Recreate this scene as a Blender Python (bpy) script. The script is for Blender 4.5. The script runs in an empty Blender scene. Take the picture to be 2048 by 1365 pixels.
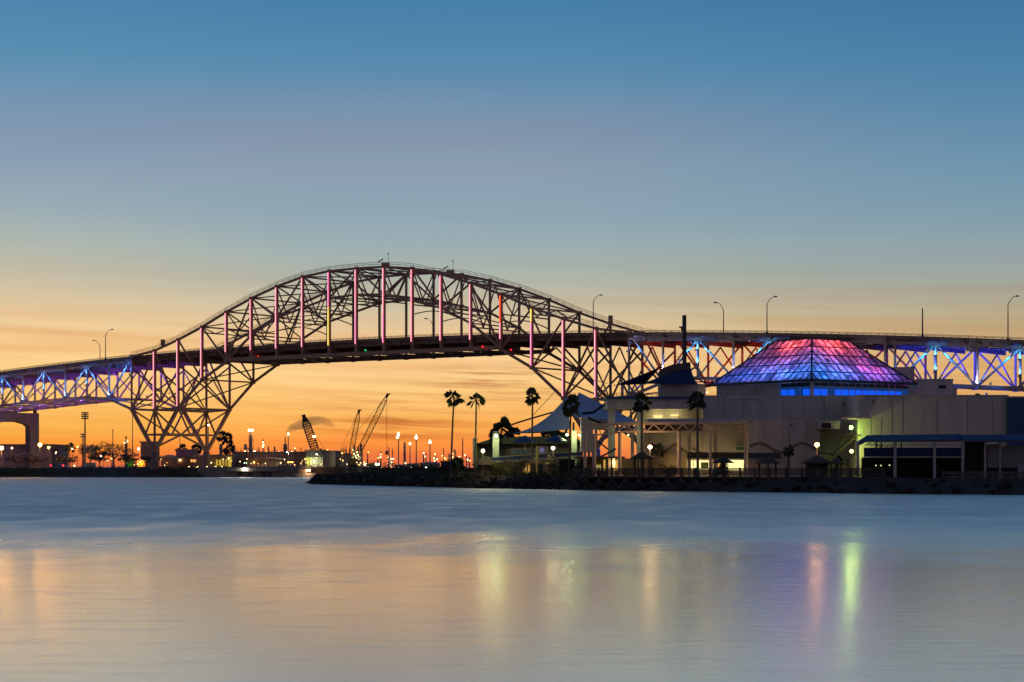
import bpy, bmesh, math, random
from mathutils import Vector, Matrix
R = math.radians
S = bpy.context.scene
COL = S.collection
random.seed(7)
# ------------------------------------------------------------------ camera
HC, HY, F = 3.2, 937.0, 4000.0            # eye height, horizon row and focal length (pixels of a 2048 wide picture)
cam = bpy.data.objects.new('camera', bpy.data.cameras.new('camera'))
COL.objects.link(cam); S.camera = cam
cam.location = (0, 0, HC); cam.rotation_euler = (R(90), 0, 0)
cam.data.sensor_width = 36; cam.data.lens = 36 * F / 2048
cam.data.shift_y = (HY - 682.5) / 2048
cam.data.clip_start = 0.5; cam.data.clip_end = 30000
S.view_settings.view_transform = 'Standard'; S.view_settings.look = 'None'
S.view_settings.exposure = 0; S.view_settings.gamma = 1
S.cycles.use_denoising = True
S.cycles.max_bounces = 6; S.cycles.diffuse_bounces = 2; S.cycles.glossy_bounces = 3
S.cycles.transparent_max_bounces = 12; S.cycles.sample_clamp_indirect = 3.0
S.cycles.caustics_reflective = False; S.cycles.caustics_refractive = False

def lin(c):
    return tuple((v/255/12.92 if v/255 <= .04045 else ((v/255+.055)/1.055)**2.4) for v in c)

# ------------------------------------------------------------------ world: sky after sunset
W = bpy.data.worlds.new('World'); S.world = W; W.use_nodes = True
nt = W.node_tree; nt.nodes.clear()
def N(t, **k):
    n = nt.nodes.new(t)
    for a, v in k.items(): setattr(n, a, v)
    return n
def L(a, b): nt.links.new(a, b)
def math_n(op, a, b=None, clamp=False):
    n = N('ShaderNodeMath', operation=op); n.use_clamp = clamp
    for i, v in enumerate((a, b)):
        if v is None: continue
        if isinstance(v, (int, float)): n.inputs[i].default_value = v
        else: L(v, n.inputs[i])
    return n.outputs[0]
def ramp(fac, stops):
    r = N('ShaderNodeValToRGB'); L(fac, r.inputs[0]); el = r.color_ramp.elements
    while len(el) < len(stops): el.new(0.5)
    for e, (p, c) in zip(el, stops):
        e.position = p; e.color = (*lin(c), 1)
    return r.outputs[0]
def mixc(f, a, b, mode='MIX'):
    n = N('ShaderNodeMix', data_type='RGBA', blend_type=mode)
    if isinstance(f, (int, float)): n.inputs[0].default_value = f
    else: L(f, n.inputs[0])
    for s, v in ((6, a), (7, b)):
        if isinstance(v, tuple): n.inputs[s].default_value = (*v, 1)
        else: L(v, n.inputs[s])
    return n.outputs[2]
tc = N('ShaderNodeTexCoord'); sep = N('ShaderNodeSeparateXYZ'); L(tc.outputs['Generated'], sep.inputs[0])
dx, dy, dz = sep.outputs
elev = math_n('POWER', math_n('MAXIMUM', dz, 0.0), 0.5)
def yp(y):                                 # row of the picture -> ramp position
    t = (HY-y)/F; s = t/math.sqrt(1+t*t); return math.sqrt(max(s, 0))
def sky_stops(lst, zen):
    st = sorted([(yp(y), c) for y, c in lst]); return st + [(0.62, tuple(int(v*.88) for v in lst[-1][1])), (1.0, zen)]
mid = [(936,(222,105,72)),(912,(246,125,64)),(885,(255,152,66)),(840,(255,183,92)),(785,(255,205,128)),(725,(254,212,150)),
       (670,(236,200,150)),(620,(210,194,162)),(560,(178,183,170)),(500,(158,176,178)),(430,(143,166,180)),(330,(139,157,175)),
       (230,(122,148,173)),(140,(90,140,175)),(0,(70,127,168))]
lft = [(936,(205,100,70)),(912,(240,125,55)),(888,(255,160,58)),(850,(255,187,86)),(800,(255,201,112)),(740,(255,211,140)),
       (690,(252,212,150)),(640,(238,206,157)),(580,(208,194,165)),(510,(180,186,173)),(430,(155,174,182)),(330,(138,158,180)),
       (230,(120,150,178)),(130,(90,143,178)),(0,(75,131,172))]
rgt = [(936,(190,105,85)),(900,(215,135,85)),(850,(222,155,95)),(790,(224,170,106)),(740,(222,176,116)),(690,(206,175,128)),
       (640,(188,172,138)),(585,(166,166,152)),(520,(148,165,168)),(430,(126,156,172)),(330,(108,148,174)),(200,(84,134,170)),
       (100,(72,125,165)),(0,(63,117,161))]
est = [(936,(142,112,105)),(800,(140,115,110)),(500,(120,108,114)),(0,(96,100,122))]
zen = (38, 66, 108)
cR = ramp(elev, sky_stops(rgt, zen)); cM = ramp(elev, sky_stops(mid, zen)); cL = ramp(elev, sky_stops(lft, zen)); cE = ramp(elev, sky_stops(est, zen))
fr = N('ShaderNodeMapRange', interpolation_type='SMOOTHSTEP'); L(dx, fr.inputs[0]); fr.inputs[1].default_value = -0.03; fr.inputs[2].default_value = 0.27
fl = N('ShaderNodeMapRange', interpolation_type='SMOOTHSTEP'); L(dx, fl.inputs[0]); fl.inputs[1].default_value = -0.06; fl.inputs[2].default_value = -0.26
fe = N('ShaderNodeMapRange', interpolation_type='SMOOTHSTEP'); L(dy, fe.inputs[0]); fe.inputs[1].default_value = 0.88; fe.inputs[2].default_value = -0.1
col = mixc(fl.outputs[0], mixc(fr.outputs[0], cM, cR), cL)
# thin cloud streaks, laid out by direction on the sky dome
def streak(sx, sz, tilt, scale, lo, hi, detail=4.0, seed=0.0):
    cb = N('ShaderNodeCombineXYZ')
    L(math_n('MULTIPLY', dx, sx), cb.inputs[0])
    L(math_n('MULTIPLY', math_n('ADD', dz, math_n('MULTIPLY', dx, tilt)), sz), cb.inputs[1]); cb.inputs[2].default_value = seed
    n = N('ShaderNodeTexNoise'); n.inputs['Scale'].default_value = scale; n.inputs['Detail'].default_value = detail
    n.inputs['Roughness'].default_value = 0.55; L(cb.outputs[0], n.inputs['Vector'])
    m = N('ShaderNodeMapRange', interpolation_type='SMOOTHSTEP'); L(n.outputs[0], m.inputs[0]); m.inputs[1].default_value = lo; m.inputs[2].default_value = hi
    return m.outputs[0]
def blob(y, hy, x=None, hx=None, tilt=0.0):     # soft window round a direction (given as picture row / column at the dome)
    zz = math_n('ADD', dz, math_n('MULTIPLY', dx, tilt))
    x0 = 0 if x is None else (x-1024)/F
    c = (HY-y)/F + x0*tilt
    a = math_n('POWER', math_n('DIVIDE', math_n('SUBTRACT', zz, c), hy/F), 2.0)
    if x is not None:
        a = math_n('ADD', a, math_n('POWER', math_n('DIVIDE', math_n('SUBTRACT', dx, x0), hx/F), 2.0))
    return math_n('POWER', 2.718, math_n('MULTIPLY', a, -1.0))
def cloud(col, mask, amount, tint):
    return mixc(math_n('MULTIPLY', mask, amount), col, tint, 'MULTIPLY')
s1 = streak(3.4, 75.0, 0.035, 1.0, 0.44, 0.62, 6)
s2 = streak(13.0, 300.0, 0.03, 1.0, 0.44, 0.60, 6, 4.0)
s3 = streak(2.0, 34.0, -0.015, 1.0, 0.45, 0.70, 3, 9.0)
W1 = (0.86, 0.70, 0.60); W2 = (0.72, 0.55, 0.52); W3 = (1.06, 0.93, 0.92)
band = blob(700, 150)
col = cloud(col, math_n('MULTIPLY', s1, band), 0.42, W1)
col = cloud(col, math_n('MULTIPLY', s2, blob(790, 110)), 0.36, W1)
col = cloud(col, math_n('MULTIPLY', s3, blob(290, 120)), 0.8, (1.04, 0.95, 0.97))
col = cloud(col, blob(672, 9, 120, 330, 0.05), 0.75, W1)
col = cloud(col, blob(705, 7, 80, 260, 0.04), 0.45, W1)
col = cloud(col, blob(590, 10, 1900, 330, 0.0), 0.55, (0.95, 0.86, 0.84))
col = cloud(col, math_n('MULTIPLY', s2, blob(764, 30, 1000, 130)), 1.0, (.60,.42,.40))
col = cloud(col, math_n('MULTIPLY', s2, blob(845, 42, 790, 130)), .95, (.66,.47,.44))
col = cloud(col, blob(874, 5, 770, 45, 0.03), 0.5, W2)
col = cloud(col, blob(858, 3.5, 775, 28, 0.0), 0.6, W2)
col = cloud(col, blob(838, 3, 785, 30, 0.12), 0.5, W2)
col = cloud(col, blob(880, 8, 590, 200, 0.02), 0.35, (1.0, 0.85, 0.8))
col = mixc(fe.outputs[0], col, cE)
bg = N('ShaderNodeBackground'); L(col, bg.inputs[0]); bg.inputs[1].default_value = 1.0
wo = N('ShaderNodeOutputWorld'); L(bg.outputs[0], wo.inputs[0])
# the sun has set: no sun lamp; the glow in the west and the lamps of the place light it

# ------------------------------------------------------------------ materials
MATS = {}
def mat(name, rgb, rough=0.6, metal=0.0, var=0.12, scale=0.6, emit=None, estr=0.0, spec=0.4, streak=1.0):
    if name in MATS: return MATS[name]
    m = bpy.data.materials.new(name); m.use_nodes = True; t = m.node_tree; b = t.nodes['Principled BSDF']
    b.inputs['Roughness'].default_value = rough; b.inputs['Metallic'].default_value = metal
    b.inputs['Specular IOR Level'].default_value = spec
    if var > 0:
        tcn = t.nodes.new('ShaderNodeTexCoord'); n = t.nodes.new('ShaderNodeTexNoise'); n.inputs['Scale'].default_value = scale
        n.inputs['Detail'].default_value = 5; mpn = t.nodes.new('ShaderNodeMapping'); mpn.inputs['Scale'].default_value = (1, 1, streak); t.links.new(tcn.outputs['Object'], mpn.inputs[0]); t.links.new(mpn.outputs[0], n.inputs['Vector'])
        r = t.nodes.new('ShaderNodeValToRGB'); t.links.new(n.outputs[0], r.inputs[0])
        e = r.color_ramp.elements
        e[0].position = .3; e[1].position = .7
        e[0].color = (*[c*(1-var) for c in rgb], 1); e[1].color = (*[min(1, c*(1+var)) for c in rgb], 1)
        t.links.new(r.outputs[0], b.inputs['Base Color'])
    else: b.inputs['Base Color'].default_value = (*rgb, 1)
    if emit:
        b.inputs['Emission Color'].default_value = (*emit, 1); b.inputs['Emission Strength'].default_value = estr
    MATS[name] = m; return m
def glow(name, rgb, strength):
    return mat(name, (0.05, 0.05, 0.05), 0.5, var=0, emit=rgb, estr=strength)

# ------------------------------------------------------------------ mesh helpers
ORI = {}
def at(x, y, Y):                       # point seen at column x, row y, standing Y metres away
    return Vector(((x-1024)*Y/F, Y, HC+(HY-y)*Y/F))
def XX(x, Y): return (x-1024)*Y/F
def ZZ(y, Y): return HC+(HY-y)*Y/F
class MB:
    def __init__(s): s.v = []; s.f = []; s.sm = []
    def add(s, vs, fs, smooth=False):
        o = len(s.v); s.v += [Vector(p) for p in vs]; s.f += [[i+o for i in f] for f in fs]; s.sm += [smooth]*len(fs); return s
    def box(s, x0, x1, y0, y1, z0, z1):
        return s.add([(x0,y0,z0),(x1,y0,z0),(x1,y1,z0),(x0,y1,z0),(x0,y0,z1),(x1,y0,z1),(x1,y1,z1),(x0,y1,z1)],
            [(0,3,2,1),(4,5,6,7),(0,1,5,4),(1,2,6,5),(2,3,7,6),(3,0,4,7)])
    def pbox(s, x0, x1, ya, yb, Y, d):     # box whose front face covers columns x0..x1, rows ya(top)..yb at Y, d metres deep
        return s.box(XX(x0,Y), XX(x1,Y), Y, Y+d, ZZ(yb,Y), ZZ(ya,Y))
    def beam(s, p, q, w, h=None, up=(0,0,1)):
        h = h or w; p = Vector(p); q = Vector(q); d = (q-p).normalized(); up = Vector(up)
        if abs(d.dot(up)) > .97: up = Vector((0,1,0)) if abs(d.y) < .9 else Vector((1,0,0))
        a = d.cross(up).normalized()*(w/2); b = a.cross(d).normalized()*(h/2)
        vs = [c+i*a+j*b for c in (p, q) for i, j in ((-1,-1),(1,-1),(1,1),(-1,1))]
        return s.add(vs, [(3,2,1,0),(4,5,6,7),(0,1,5,4),(1,2,6,5),(2,3,7,6),(3,0,4,7)])
    def tube(s, p, q, r0, r1=None, n=8, caps=True):
        r1 = r0 if r1 is None else r1; p = Vector(p); q = Vector(q); d = (q-p).normalized()
        u = Vector((0,0,1)) if abs(d.z) < .9 else Vector((1,0,0)); a = d.cross(u).normalized(); b = a.cross(d)
        vs = [c+(a*math.cos(2*math.pi*i/n)+b*math.sin(2*math.pi*i/n))*r for c, r in ((p,r0),(q,r1)) for i in range(n)]
        fs = [(i,(i+1)%n,n+(i+1)%n,n+i) for i in range(n)]
        s.add(vs, fs, True)
        if caps: s.add(vs[:n], [tuple(range(n-1,-1,-1))]); s.add(vs[n:], [tuple(range(n))])
        return s
    def path(s, pts, r, n=6):
        for a, b in zip(pts, pts[1:]): s.tube(a, b, r, r, n)
        return s
    def lathe(s, c, prof, n=16, rot=0.0):       # prof: (radius, height) pairs about a vertical axis at c
        c = Vector(c); vs = []; fs = []
        for r, z in prof:
            for i in range(n):
                t = 2*math.pi*i/n+rot; vs.append(c+Vector((r*math.cos(t), r*math.sin(t), z)))
        for j in range(len(prof)-1):
            for i in range(n): fs.append((j*n+i, j*n+(i+1)%n, (j+1)*n+(i+1)%n, (j+1)*n+i))
        return s.add(vs, fs, n > 8)
    def ball(s, c, r, n=10, m=7, sq=1.0):
        return s.lathe(c, [(max(1e-4, r*math.sin(math.pi*j/m)), -r*sq*math.cos(math.pi*j/m)) for j in range(m+1)], n)
    def poly(s, pts, d):                        # flat outline given a thickness vector d
        n = len(pts); pts = [Vector(p) for p in pts]; d = Vector(d)
        return s.add(pts+[p+d for p in pts], [tuple(range(n)), tuple(range(2*n-1, n-1, -1))]+[(i,i+n,(i+1)%n+n,(i+1)%n) for i in range(n)])
    def build(s, name, m, parent=None):
        me = bpy.data.meshes.new(name); o = ORI.get(parent.name, Vector()) if parent else Vector()
        me.from_pydata([v-o for v in s.v], [], s.f)
        me.polygons.foreach_set('use_smooth', s.sm); me.update()
        bm = bmesh.new(); bm.from_mesh(me); bmesh.ops.recalc_face_normals(bm, faces=bm.faces); bm.to_mesh(me); bm.free()
        if m: me.materials.append(m)
        ob = bpy.data.objects.new(name, me); COL.objects.link(ob)
        if parent: ob.parent = parent; ORI[ob.name] = o
        return ob
def tag(o, label, cat, group=None, kind=None):
    if label: o['label'] = label
    if cat: o['category'] = cat
    if group: o['group'] = group
    if kind: o['kind'] = kind
    return o
def thing(name, label, cat, loc, group=None):
    o = bpy.data.objects.new(name, None); COL.objects.link(o); o.location = loc; o.empty_display_size = .5
    ORI[o.name] = Vector(loc); return tag(o, label, cat, group)
def struct(name, mb, m):
    o = mb.build(name, m); o['kind'] = 'structure'; return o
def copy_tree(o, loc=None, scale=None, rz=None, parent=None):
    c = o.copy(); COL.objects.link(c)
    if parent: c.parent = parent
    else:
        c.location = loc
        if scale: c.scale = scale
        if rz is not None: c.rotation_euler.z = rz
    for ch in o.children: copy_tree(ch, parent=c)
    return c
def lamp(name, p, rgb, watts, parent, rad=0.15, kind='POINT', spot=None, aim=None):
    l = bpy.data.lights.new(name, kind); l.color = rgb; l.energy = watts; l.shadow_soft_size = rad
    o = bpy.data.objects.new(name, l); COL.objects.link(o); o.parent = parent
    o.location = Vector(p)-ORI.get(parent.name, Vector())
    if spot:
        l.spot_size = spot; l.spot_blend = 0.6
        o.rotation_euler = (Vector(aim)-Vector(p)).to_track_quat('-Z', 'Y').to_euler()
    return o

# ------------------------------------------------------------------ ground and water
def water_mat():
    m = bpy.data.materials.new('sea_water'); m.use_nodes = True; t = m.node_tree; t.nodes.clear(); out = t.nodes.new('ShaderNodeOutputMaterial')
    df = t.nodes.new('ShaderNodeBsdfDiffuse'); df.inputs[0].default_value = (0.012, 0.028, 0.038, 1)
    b = t.nodes.new('ShaderNodeBsdfGlossy'); b.distribution = 'MULTI_GGX'; b.inputs['Anisotropy'].default_value = -.49; tg = t.nodes.new('ShaderNodeCombineXYZ'); tg.inputs[0].default_value = 1; t.links.new(tg.outputs[0], b.inputs['Tangent'])
    lw = t.nodes.new('ShaderNodeLayerWeight'); lw.inputs[0].default_value = .5; pw = t.nodes.new('ShaderNodeMath'); pw.operation = 'POWER'; pw.inputs[1].default_value = .5
    t.links.new(lw.outputs['Facing'], pw.inputs[0]); mxs = t.nodes.new('ShaderNodeMixShader'); t.links.new(pw.outputs[0], mxs.inputs[0])
    t.links.new(df.outputs[0], mxs.inputs[1]); t.links.new(b.outputs[0], mxs.inputs[2]); t.links.new(mxs.outputs[0], out.inputs[0])
    g = t.nodes.new('ShaderNodeNewGeometry'); sp = t.nodes.new('ShaderNodeSeparateXYZ'); t.links.new(g.outputs['Position'], sp.inputs[0])
    def mp(vec_scale, scale, detail, rough=0.5):
        mpn = t.nodes.new('ShaderNodeMapping'); mpn.inputs['Scale'].default_value = vec_scale; t.links.new(g.outputs['Position'], mpn.inputs[0])
        n = t.nodes.new('ShaderNodeTexNoise'); n.inputs['Scale'].default_value = scale; n.inputs['Detail'].default_value = detail
        n.inputs['Roughness'].default_value = rough
        t.links.new(mpn.outputs[0], n.inputs['Vector']); return n.outputs[0]
    def mt(op, a, c):
        n = t.nodes.new('ShaderNodeMath'); n.operation = op
        for i, v in enumerate((a, c)):
            if isinstance(v, (int, float)): n.inputs[i].default_value = v
            else: t.links.new(v, n.inputs[i])
        return n.outputs[0]
    # wind-ruffled water beyond a calm lane along the near shore
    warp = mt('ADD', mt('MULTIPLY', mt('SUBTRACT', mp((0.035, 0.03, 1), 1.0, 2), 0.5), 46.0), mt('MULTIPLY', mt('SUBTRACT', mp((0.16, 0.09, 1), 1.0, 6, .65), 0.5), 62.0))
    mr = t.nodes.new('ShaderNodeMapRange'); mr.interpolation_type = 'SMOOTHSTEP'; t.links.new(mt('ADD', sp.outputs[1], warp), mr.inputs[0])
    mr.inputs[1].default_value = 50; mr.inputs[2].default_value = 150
    # cat's paws: ruffled streaks in the calm lane, smoother patches in the ruffled part
    near = mt('MULTIPLY', mt('MAXIMUM', mt('SUBTRACT', mp((0.30, 1.3, 1), 1.0, 6, .68), 0.52), 0.0), .9)
    far = mt('MULTIPLY', mt('MAXIMUM', mt('SUBTRACT', mp((0.22, 0.075, 1), 1.0, 6, .66), 0.44), 0.0), 2.0)
    inv = mt('SUBTRACT', 1.0, mr.outputs[0])
    fac = mt('SUBTRACT', mt('ADD', mr.outputs[0], mt('MULTIPLY', near, inv)), mt('MULTIPLY', far, mr.outputs[0]))
    ru = t.nodes.new('ShaderNodeMapRange'); t.links.new(fac, ru.inputs[0]); ru.inputs[3].default_value = WATER_R0; ru.inputs[4].default_value = WATER_R1
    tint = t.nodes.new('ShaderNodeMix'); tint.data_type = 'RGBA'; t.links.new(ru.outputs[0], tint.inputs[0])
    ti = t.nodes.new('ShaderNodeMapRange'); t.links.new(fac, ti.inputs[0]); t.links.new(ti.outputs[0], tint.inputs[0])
    tint.inputs[6].default_value = (1.0, .95, .89, 1); tint.inputs[7].default_value = (.58, .62, .66, 1); t.links.new(tint.outputs[2], b.inputs['Color'])  # sky colour of the reflections put into the gloss: warm near, cool far
    t.links.new(ru.outputs[0], b.inputs['Roughness'])
    bp = t.nodes.new('ShaderNodeBump'); bp.inputs['Strength'].default_value = 0.025; bp.inputs['Distance'].default_value = 0.25
    t.links.new(mp((0.30, 1.6, 1), 1.3, 6, 0.65), bp.inputs['Height']); t.links.new(bp.outputs[0], b.inputs['Normal'])
    return m
WATER_R0, WATER_R1 = 0.172, 0.60
w = MB(); w.add([(-9000,-60,0),(9000,-60,0),(9000,9000,0),(-9000,9000,0)], [(0,1,2,3)])
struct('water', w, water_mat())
# ------------------------------------------------------------------ the bridge
TH, X0, Y0, WB, PN = 0.635575, -126.94, 710.51, 25.63, 11.81
CT, ST = math.cos(TH), math.sin(TH)
def B(k, t, z): return Vector((X0+k*PN*CT+t*WB*ST, Y0-k*PN*ST+t*WB*CT, z))
FR = Vector((-ST, -CT, 0))                 # from the far truss towards the near one
AX = Vector((CT, -ST, 0))                  # along the bridge
steel = mat('bridge_steel', (0.50, 0.29, 0.20), 0.6, 0.0, 0.2, 0.25)
deckm = mat('bridge_deck', (0.30, 0.19, 0.145), 0.8, 0.0, 0.15, 0.3)
conc = mat('pier_concrete', (0.24, 0.165, 0.135), 0.9, 0.0, 0.15, 0.3)
KL, KR = -12, 31
top_z = {0:68.6, 1:68.4, 2:67.2, 3:64.6, 4:61.2, 5:57.1, 6:52.4, 7:48.4, 8:45.0, 9:43.3}
rib_z = {0:60.0, 1:59.5, 2:56.8, 3:54.0, 4:48.6, 5:40.4}
def deck_z(k): return 45.0-0.0238*(k-8)**2
def tz(k):
    a = abs(k-8)
    return top_z.get(a, deck_z(k)-1.6)
def bz(k):                                  # bottom chord of the side spans and approaches
    a = abs(k-8)
    d = {5:40.0, 6:34.0, 7:24.4, 8:23.8, 9:24.4, 10:28.3, 11:29.2, 12:28.9, 13:28.4, 14:27.8, 15:27.0, 16:26.4}
    return d.get(a, 26.4-0.75*(a-16))
def tie_z(k): return 40.6+0.0*k
bridge = thing('arch_bridge', 'long steel truss arch bridge lit with pink, blue and violet lights across the channel', 'bridge', B(8, .5, 0))
def chord(name, f, ks, w, h):
    for t in (0, 1):
        m = MB()
        for a, b in zip(ks, ks[1:]): m.beam(B(a, t, f(a)), B(b, t, f(b)), w, h)
        for a in ks: 
            c = B(a, t, f(a)); m.beam(c-AX*0.7, c+AX*0.7, w+.12, h+.35)      # gusset plates
        m.build(name, steel, bridge)
main = list(range(-1, 18))
chord('top_chord', tz, main, 0.68, 0.72)
chord('approach_top_chord', lambda k: deck_z(k)-1.6, list(range(KL, 0)), 0.7, 0.7)
chord('approach_top_chord', lambda k: deck_z(k)-1.6, list(range(17, 25)), 0.7, 0.7)
chord('approach_top_chord', lambda k: deck_z(k)-1.6, [24.25+i for i in range(8)], 0.7, 0.7)
chord('arch_rib', lambda k: rib_z[abs(k-8)], list(range(3, 14)), 0.62, 0.66)
chord('tie_girder', tie_z, list(range(3, 14)), 0.8, 1.3)
chord('bottom_chord', bz, list(range(KL, 4)), 0.7, 0.78)
chord('bottom_chord', bz, list(range(13, 25)), 0.7, 0.78)
chord('bottom_chord', bz, [24.25+i for i in range(8)], 0.8, 0.9)
pink = (1.0, 0.20, 0.33)
LED = {**{n+'_core': glow('led_core_'+n, c, s) for n, c, s in (('pink', (1.0,.50,.56), 1.5), ('yellow', (1.0,.85,.25), 1.4), ('red', (1.0,.16,.06), 1.6), ('magenta', (1.0,.42,.62), 1.4))}, **{n: glow('led_'+n, c, s) for n, c, s in (('pink', (1.0, .16, .27), .80), ('yellow', (1.0, .62, .03), .8), ('red', (1.0, .04, .01), 1.0), ('magenta', (1.0, .10, .36), .8))}}
def low(k): return bz(k) if (k <= 3 or k >= 13) else tie_z(k)
for t in (0, 1):
    for k in list(range(KL, 25))+[24.25+i for i in range(8)]:
        z0, z1 = low(k), (tz(k) if -1 <= k <= 17 else deck_z(k)-1.6)
        w = (0.8 if t == 0 else .62) if 0 <= k <= 16 else 0.52
        m = MB().beam(B(k, t, z0), B(k, t, z1), w, w, up=FR)
        v = m.build('vertical', steel, bridge)
        if t == 0 and 0 <= k <= 16:
            a = deck_z(k)-1.2 if 3 <= k <= 13 else z0+.6
            b = z1-.4
            segs = [(a, b, 'pink')]
            if k == 7: segs = [(a, rib_z[1]-3, 'yellow'), (rib_z[1]-3, b, 'magenta')]
            if k == 13: segs = [(a, a+5, 'pink'), (a+5, b, 'red')]
            if k == 14: segs = [(a, b-4, 'magenta'), (b-4, b, 'yellow')]
            if k in (8, 9): segs = [(a, a+9, 'magenta'), (a+9, b, 'pink')]
            for a_, b_, c in segs:
                o = FR*0.62
                MB().beam(B(k, t, a_)+o, B(k, t, b_)+o, 0.5, 0.14, up=FR).build('light_strip', LED[c], v)
                MB().beam(B(k, t, a_+.1)+o*1.2, B(k, t, b_-.1)+o*1.2, 0.2, 0.1, up=FR).build('light_core', LED[c+'_core'], v)
# web diagonals
D = []
def tn(k): return ('t', k)
def bn(k): return ('b', k)
for k in range(4, 13):
    if k % 2 == 0:
        for j in (-1, 1): D.append((('t', k), ('r', k+j)))
for a, b in ((0,-1),(0,1),(1,2),(2,3)): D.append((('t', a), ('b', b))); D.append((('t', 16-a), ('b', 16-b)))
for k in range(-1, KL, -1): D.append((('t', k), ('b', k-1)) if k % 2 else (('b', k), ('t', k-1)))
for k in range(17, 24): D.append((('t', k), ('b', k+1)) if k % 2 else (('b', k), ('t', k+1)))
for i in range(7): D.append((('t', 24.25+i), ('b', 25.25+i)) if i % 2 else (('b', 24.25+i), ('t', 25.25+i)))
def node(n, t):
    s, k = n
    if s == 't': z = tz(k) if -1 <= k <= 17 else deck_z(k)-1.6
    elif s == 'r': z = rib_z[abs(k-8)]
    else: z = bz(k)
    return B(k, t, z)
for a, b in D:
    for t in (0, 1):
        MB().beam(node(a, t), node(b, t), 0.45, 0.5).build('diagonal', steel, bridge)
# bracing between the two trusses
def lateral(name, f, ks, w=.35, x=True):
    m = MB()
    for a in ks: m.beam(B(a, 0, f(a)), B(a, 1, f(a)), w+.1)
    for a, b in zip(ks, ks[1:]):
        m.beam(B(a, 0, f(a)), B(b, 1, f(b)), w); m.beam(B(a, 1, f(a)), B(b, 0, f(b)), w)
    return m.build(name, steel, bridge)
lateral('top_lateral_bracing', tz, list(range(2, 15)), .38)
lateral('rib_lateral_bracing', lambda k: rib_z[abs(k-8)], list(range(4, 13)), .3)
lateral('tie_lateral_bracing', lambda k: 40.1, list(range(3, 14)), .4)
lateral('bottom_lateral_bracing', bz, list(range(KL, 4)), .4)
lateral('bottom_lateral_bracing', bz, list(range(13, 25)), .4)
lateral('bottom_lateral_bracing', bz, [24.25+i for i in range(8)], .4)
for k in range(2, 15):
    m = MB(); zt = tz(k); zb = rib_z[abs(k-8)]-1.2 if 4 <= k <= 12 else deck_z(k)+6.5
    if k in (2, 14): zb = zt-2.0
    m.beam(B(k, 0, zb), B(k, 1, zb), .4)
    m.beam(B(k, 0, zt), B(k, .25, zb), .32); m.beam(B(k, .25, zb), B(k, .5, zt), .32)
    m.beam(B(k, .5, zt), B(k, .75, zb), .32); m.beam(B(k, .75, zb), B(k, 1, zt), .32)
    if 3 <= k <= 13 and k not in (7, 8, 9):            # curved knee struts under the frame
        pts = [B(k, t/8, zb-3.2+1.9*math.sin(math.pi*t/8)) for t in range(9)]
        for a, b in zip(pts, pts[1:]): m.beam(a, b, .3)
    m.build('sway_frame', steel, bridge)
for k in [q for q in range(KL, 25) if not 3 <= q <= 13]+[24.25+i for i in range(8)]:
    z0 = bz(k); z1 = deck_z(k)-3.4; m = MB()
    if k in (2, 14): z1 = deck_z(k)-3.4
    m.beam(B(k, 0, z0), B(k, .5, z1), .34); m.beam(B(k, 1, z0), B(k, .5, z1), .34)
    m.beam(B(k, 0, z0), B(k, 1, z0), .4)
    m.build('cross_frame', steel, bridge)
# tower legs under the two main supports
for kc in (0, 16):
    zf, zm = 9.0, 15.2
    foot = {t: B(kc, t, zf) for t in (0, 1)}
    def lp(dk, t, z): 
        zt_ = bz(kc+dk); q = (z-zf)/(zt_-zf); return B(kc, t, zf).lerp(B(kc+dk, t, zt_), q)
    for t in (0, 1):
        for dk in (-1, 1):
            MB().beam(foot[t], B(kc+dk, t, bz(kc+dk)), 1.0, 1.1).build('tower_leg', steel, bridge)
        MB().beam(foot[t], B(kc, t, bz(kc)), .75).build('tower_leg', steel, bridge)
        m = MB(); m.beam(lp(-1, t, zm), lp(1, t, zm), .6)
        m.beam(lp(-1, t, zm), B(kc, t, bz(kc)), .5); m.beam(lp(1, t, zm), B(kc, t, bz(kc)), .5)
        m.build('leg_bracing', steel, bridge)
    for dk in (-1, 0, 1):
        m = MB(); m.beam(lp(dk, 0, zm), lp(dk, 1, zm), .7)
        c = lp(dk, 0, zm).lerp(lp(dk, 1, zm), .5)
        for t in (0, 1):
            m.beam(B(kc+dk, t, bz(kc+dk)), c, .5)
            if dk == 0: m.beam(lp(dk, t, zf+1.5), c, .6)
        m.build('leg_bracing', steel, bridge)
        m = MB(); za, zb_ = bz(kc+dk), deck_z(kc+dk)-4
        m.beam(B(kc+dk, 0, za), B(kc+dk, 1, zb_), .45); m.beam(B(kc+dk, 1, za), B(kc+dk, 0, zb_), .45)
        m.build('cross_frame', steel, bridge)
    for t in (0, 1):
        MB().lathe(B(kc, t, -2), [(2.0, 0), (1.9, 4.5), (1.5, 5.0), (1.3, 10.4), (1.1, 11.2), (0, 11.2)], 20).build('pier', conc, bridge)
# hammerhead piers of the approaches
def hammerhead(k):
    m = MB(); zt = bz(k)-1.6
    pts = [B(k, -.04, zt), B(k, 1.03, zt), B(k, 1.03, -3), B(k, .86, -3), B(k, .86, zt-5.4), B(k, .8, zt-4.4), B(k, .64, zt-3.6), B(k, .36, zt-3.6),
           B(k, .2, zt-4.4), B(k, .13, zt-5.4), B(k, .13, -3), B(k, -.04, -3)]
    m.poly([p-AX*1.5 for p in pts], AX*3.0)
    for t in (0, 1): m.beam(B(k, t, zt-.1), B(k, t, zt+1.2), 1.2)
    m.build('pier', conc, bridge)
hammerhead(-8); hammerhead(24.12)
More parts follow.
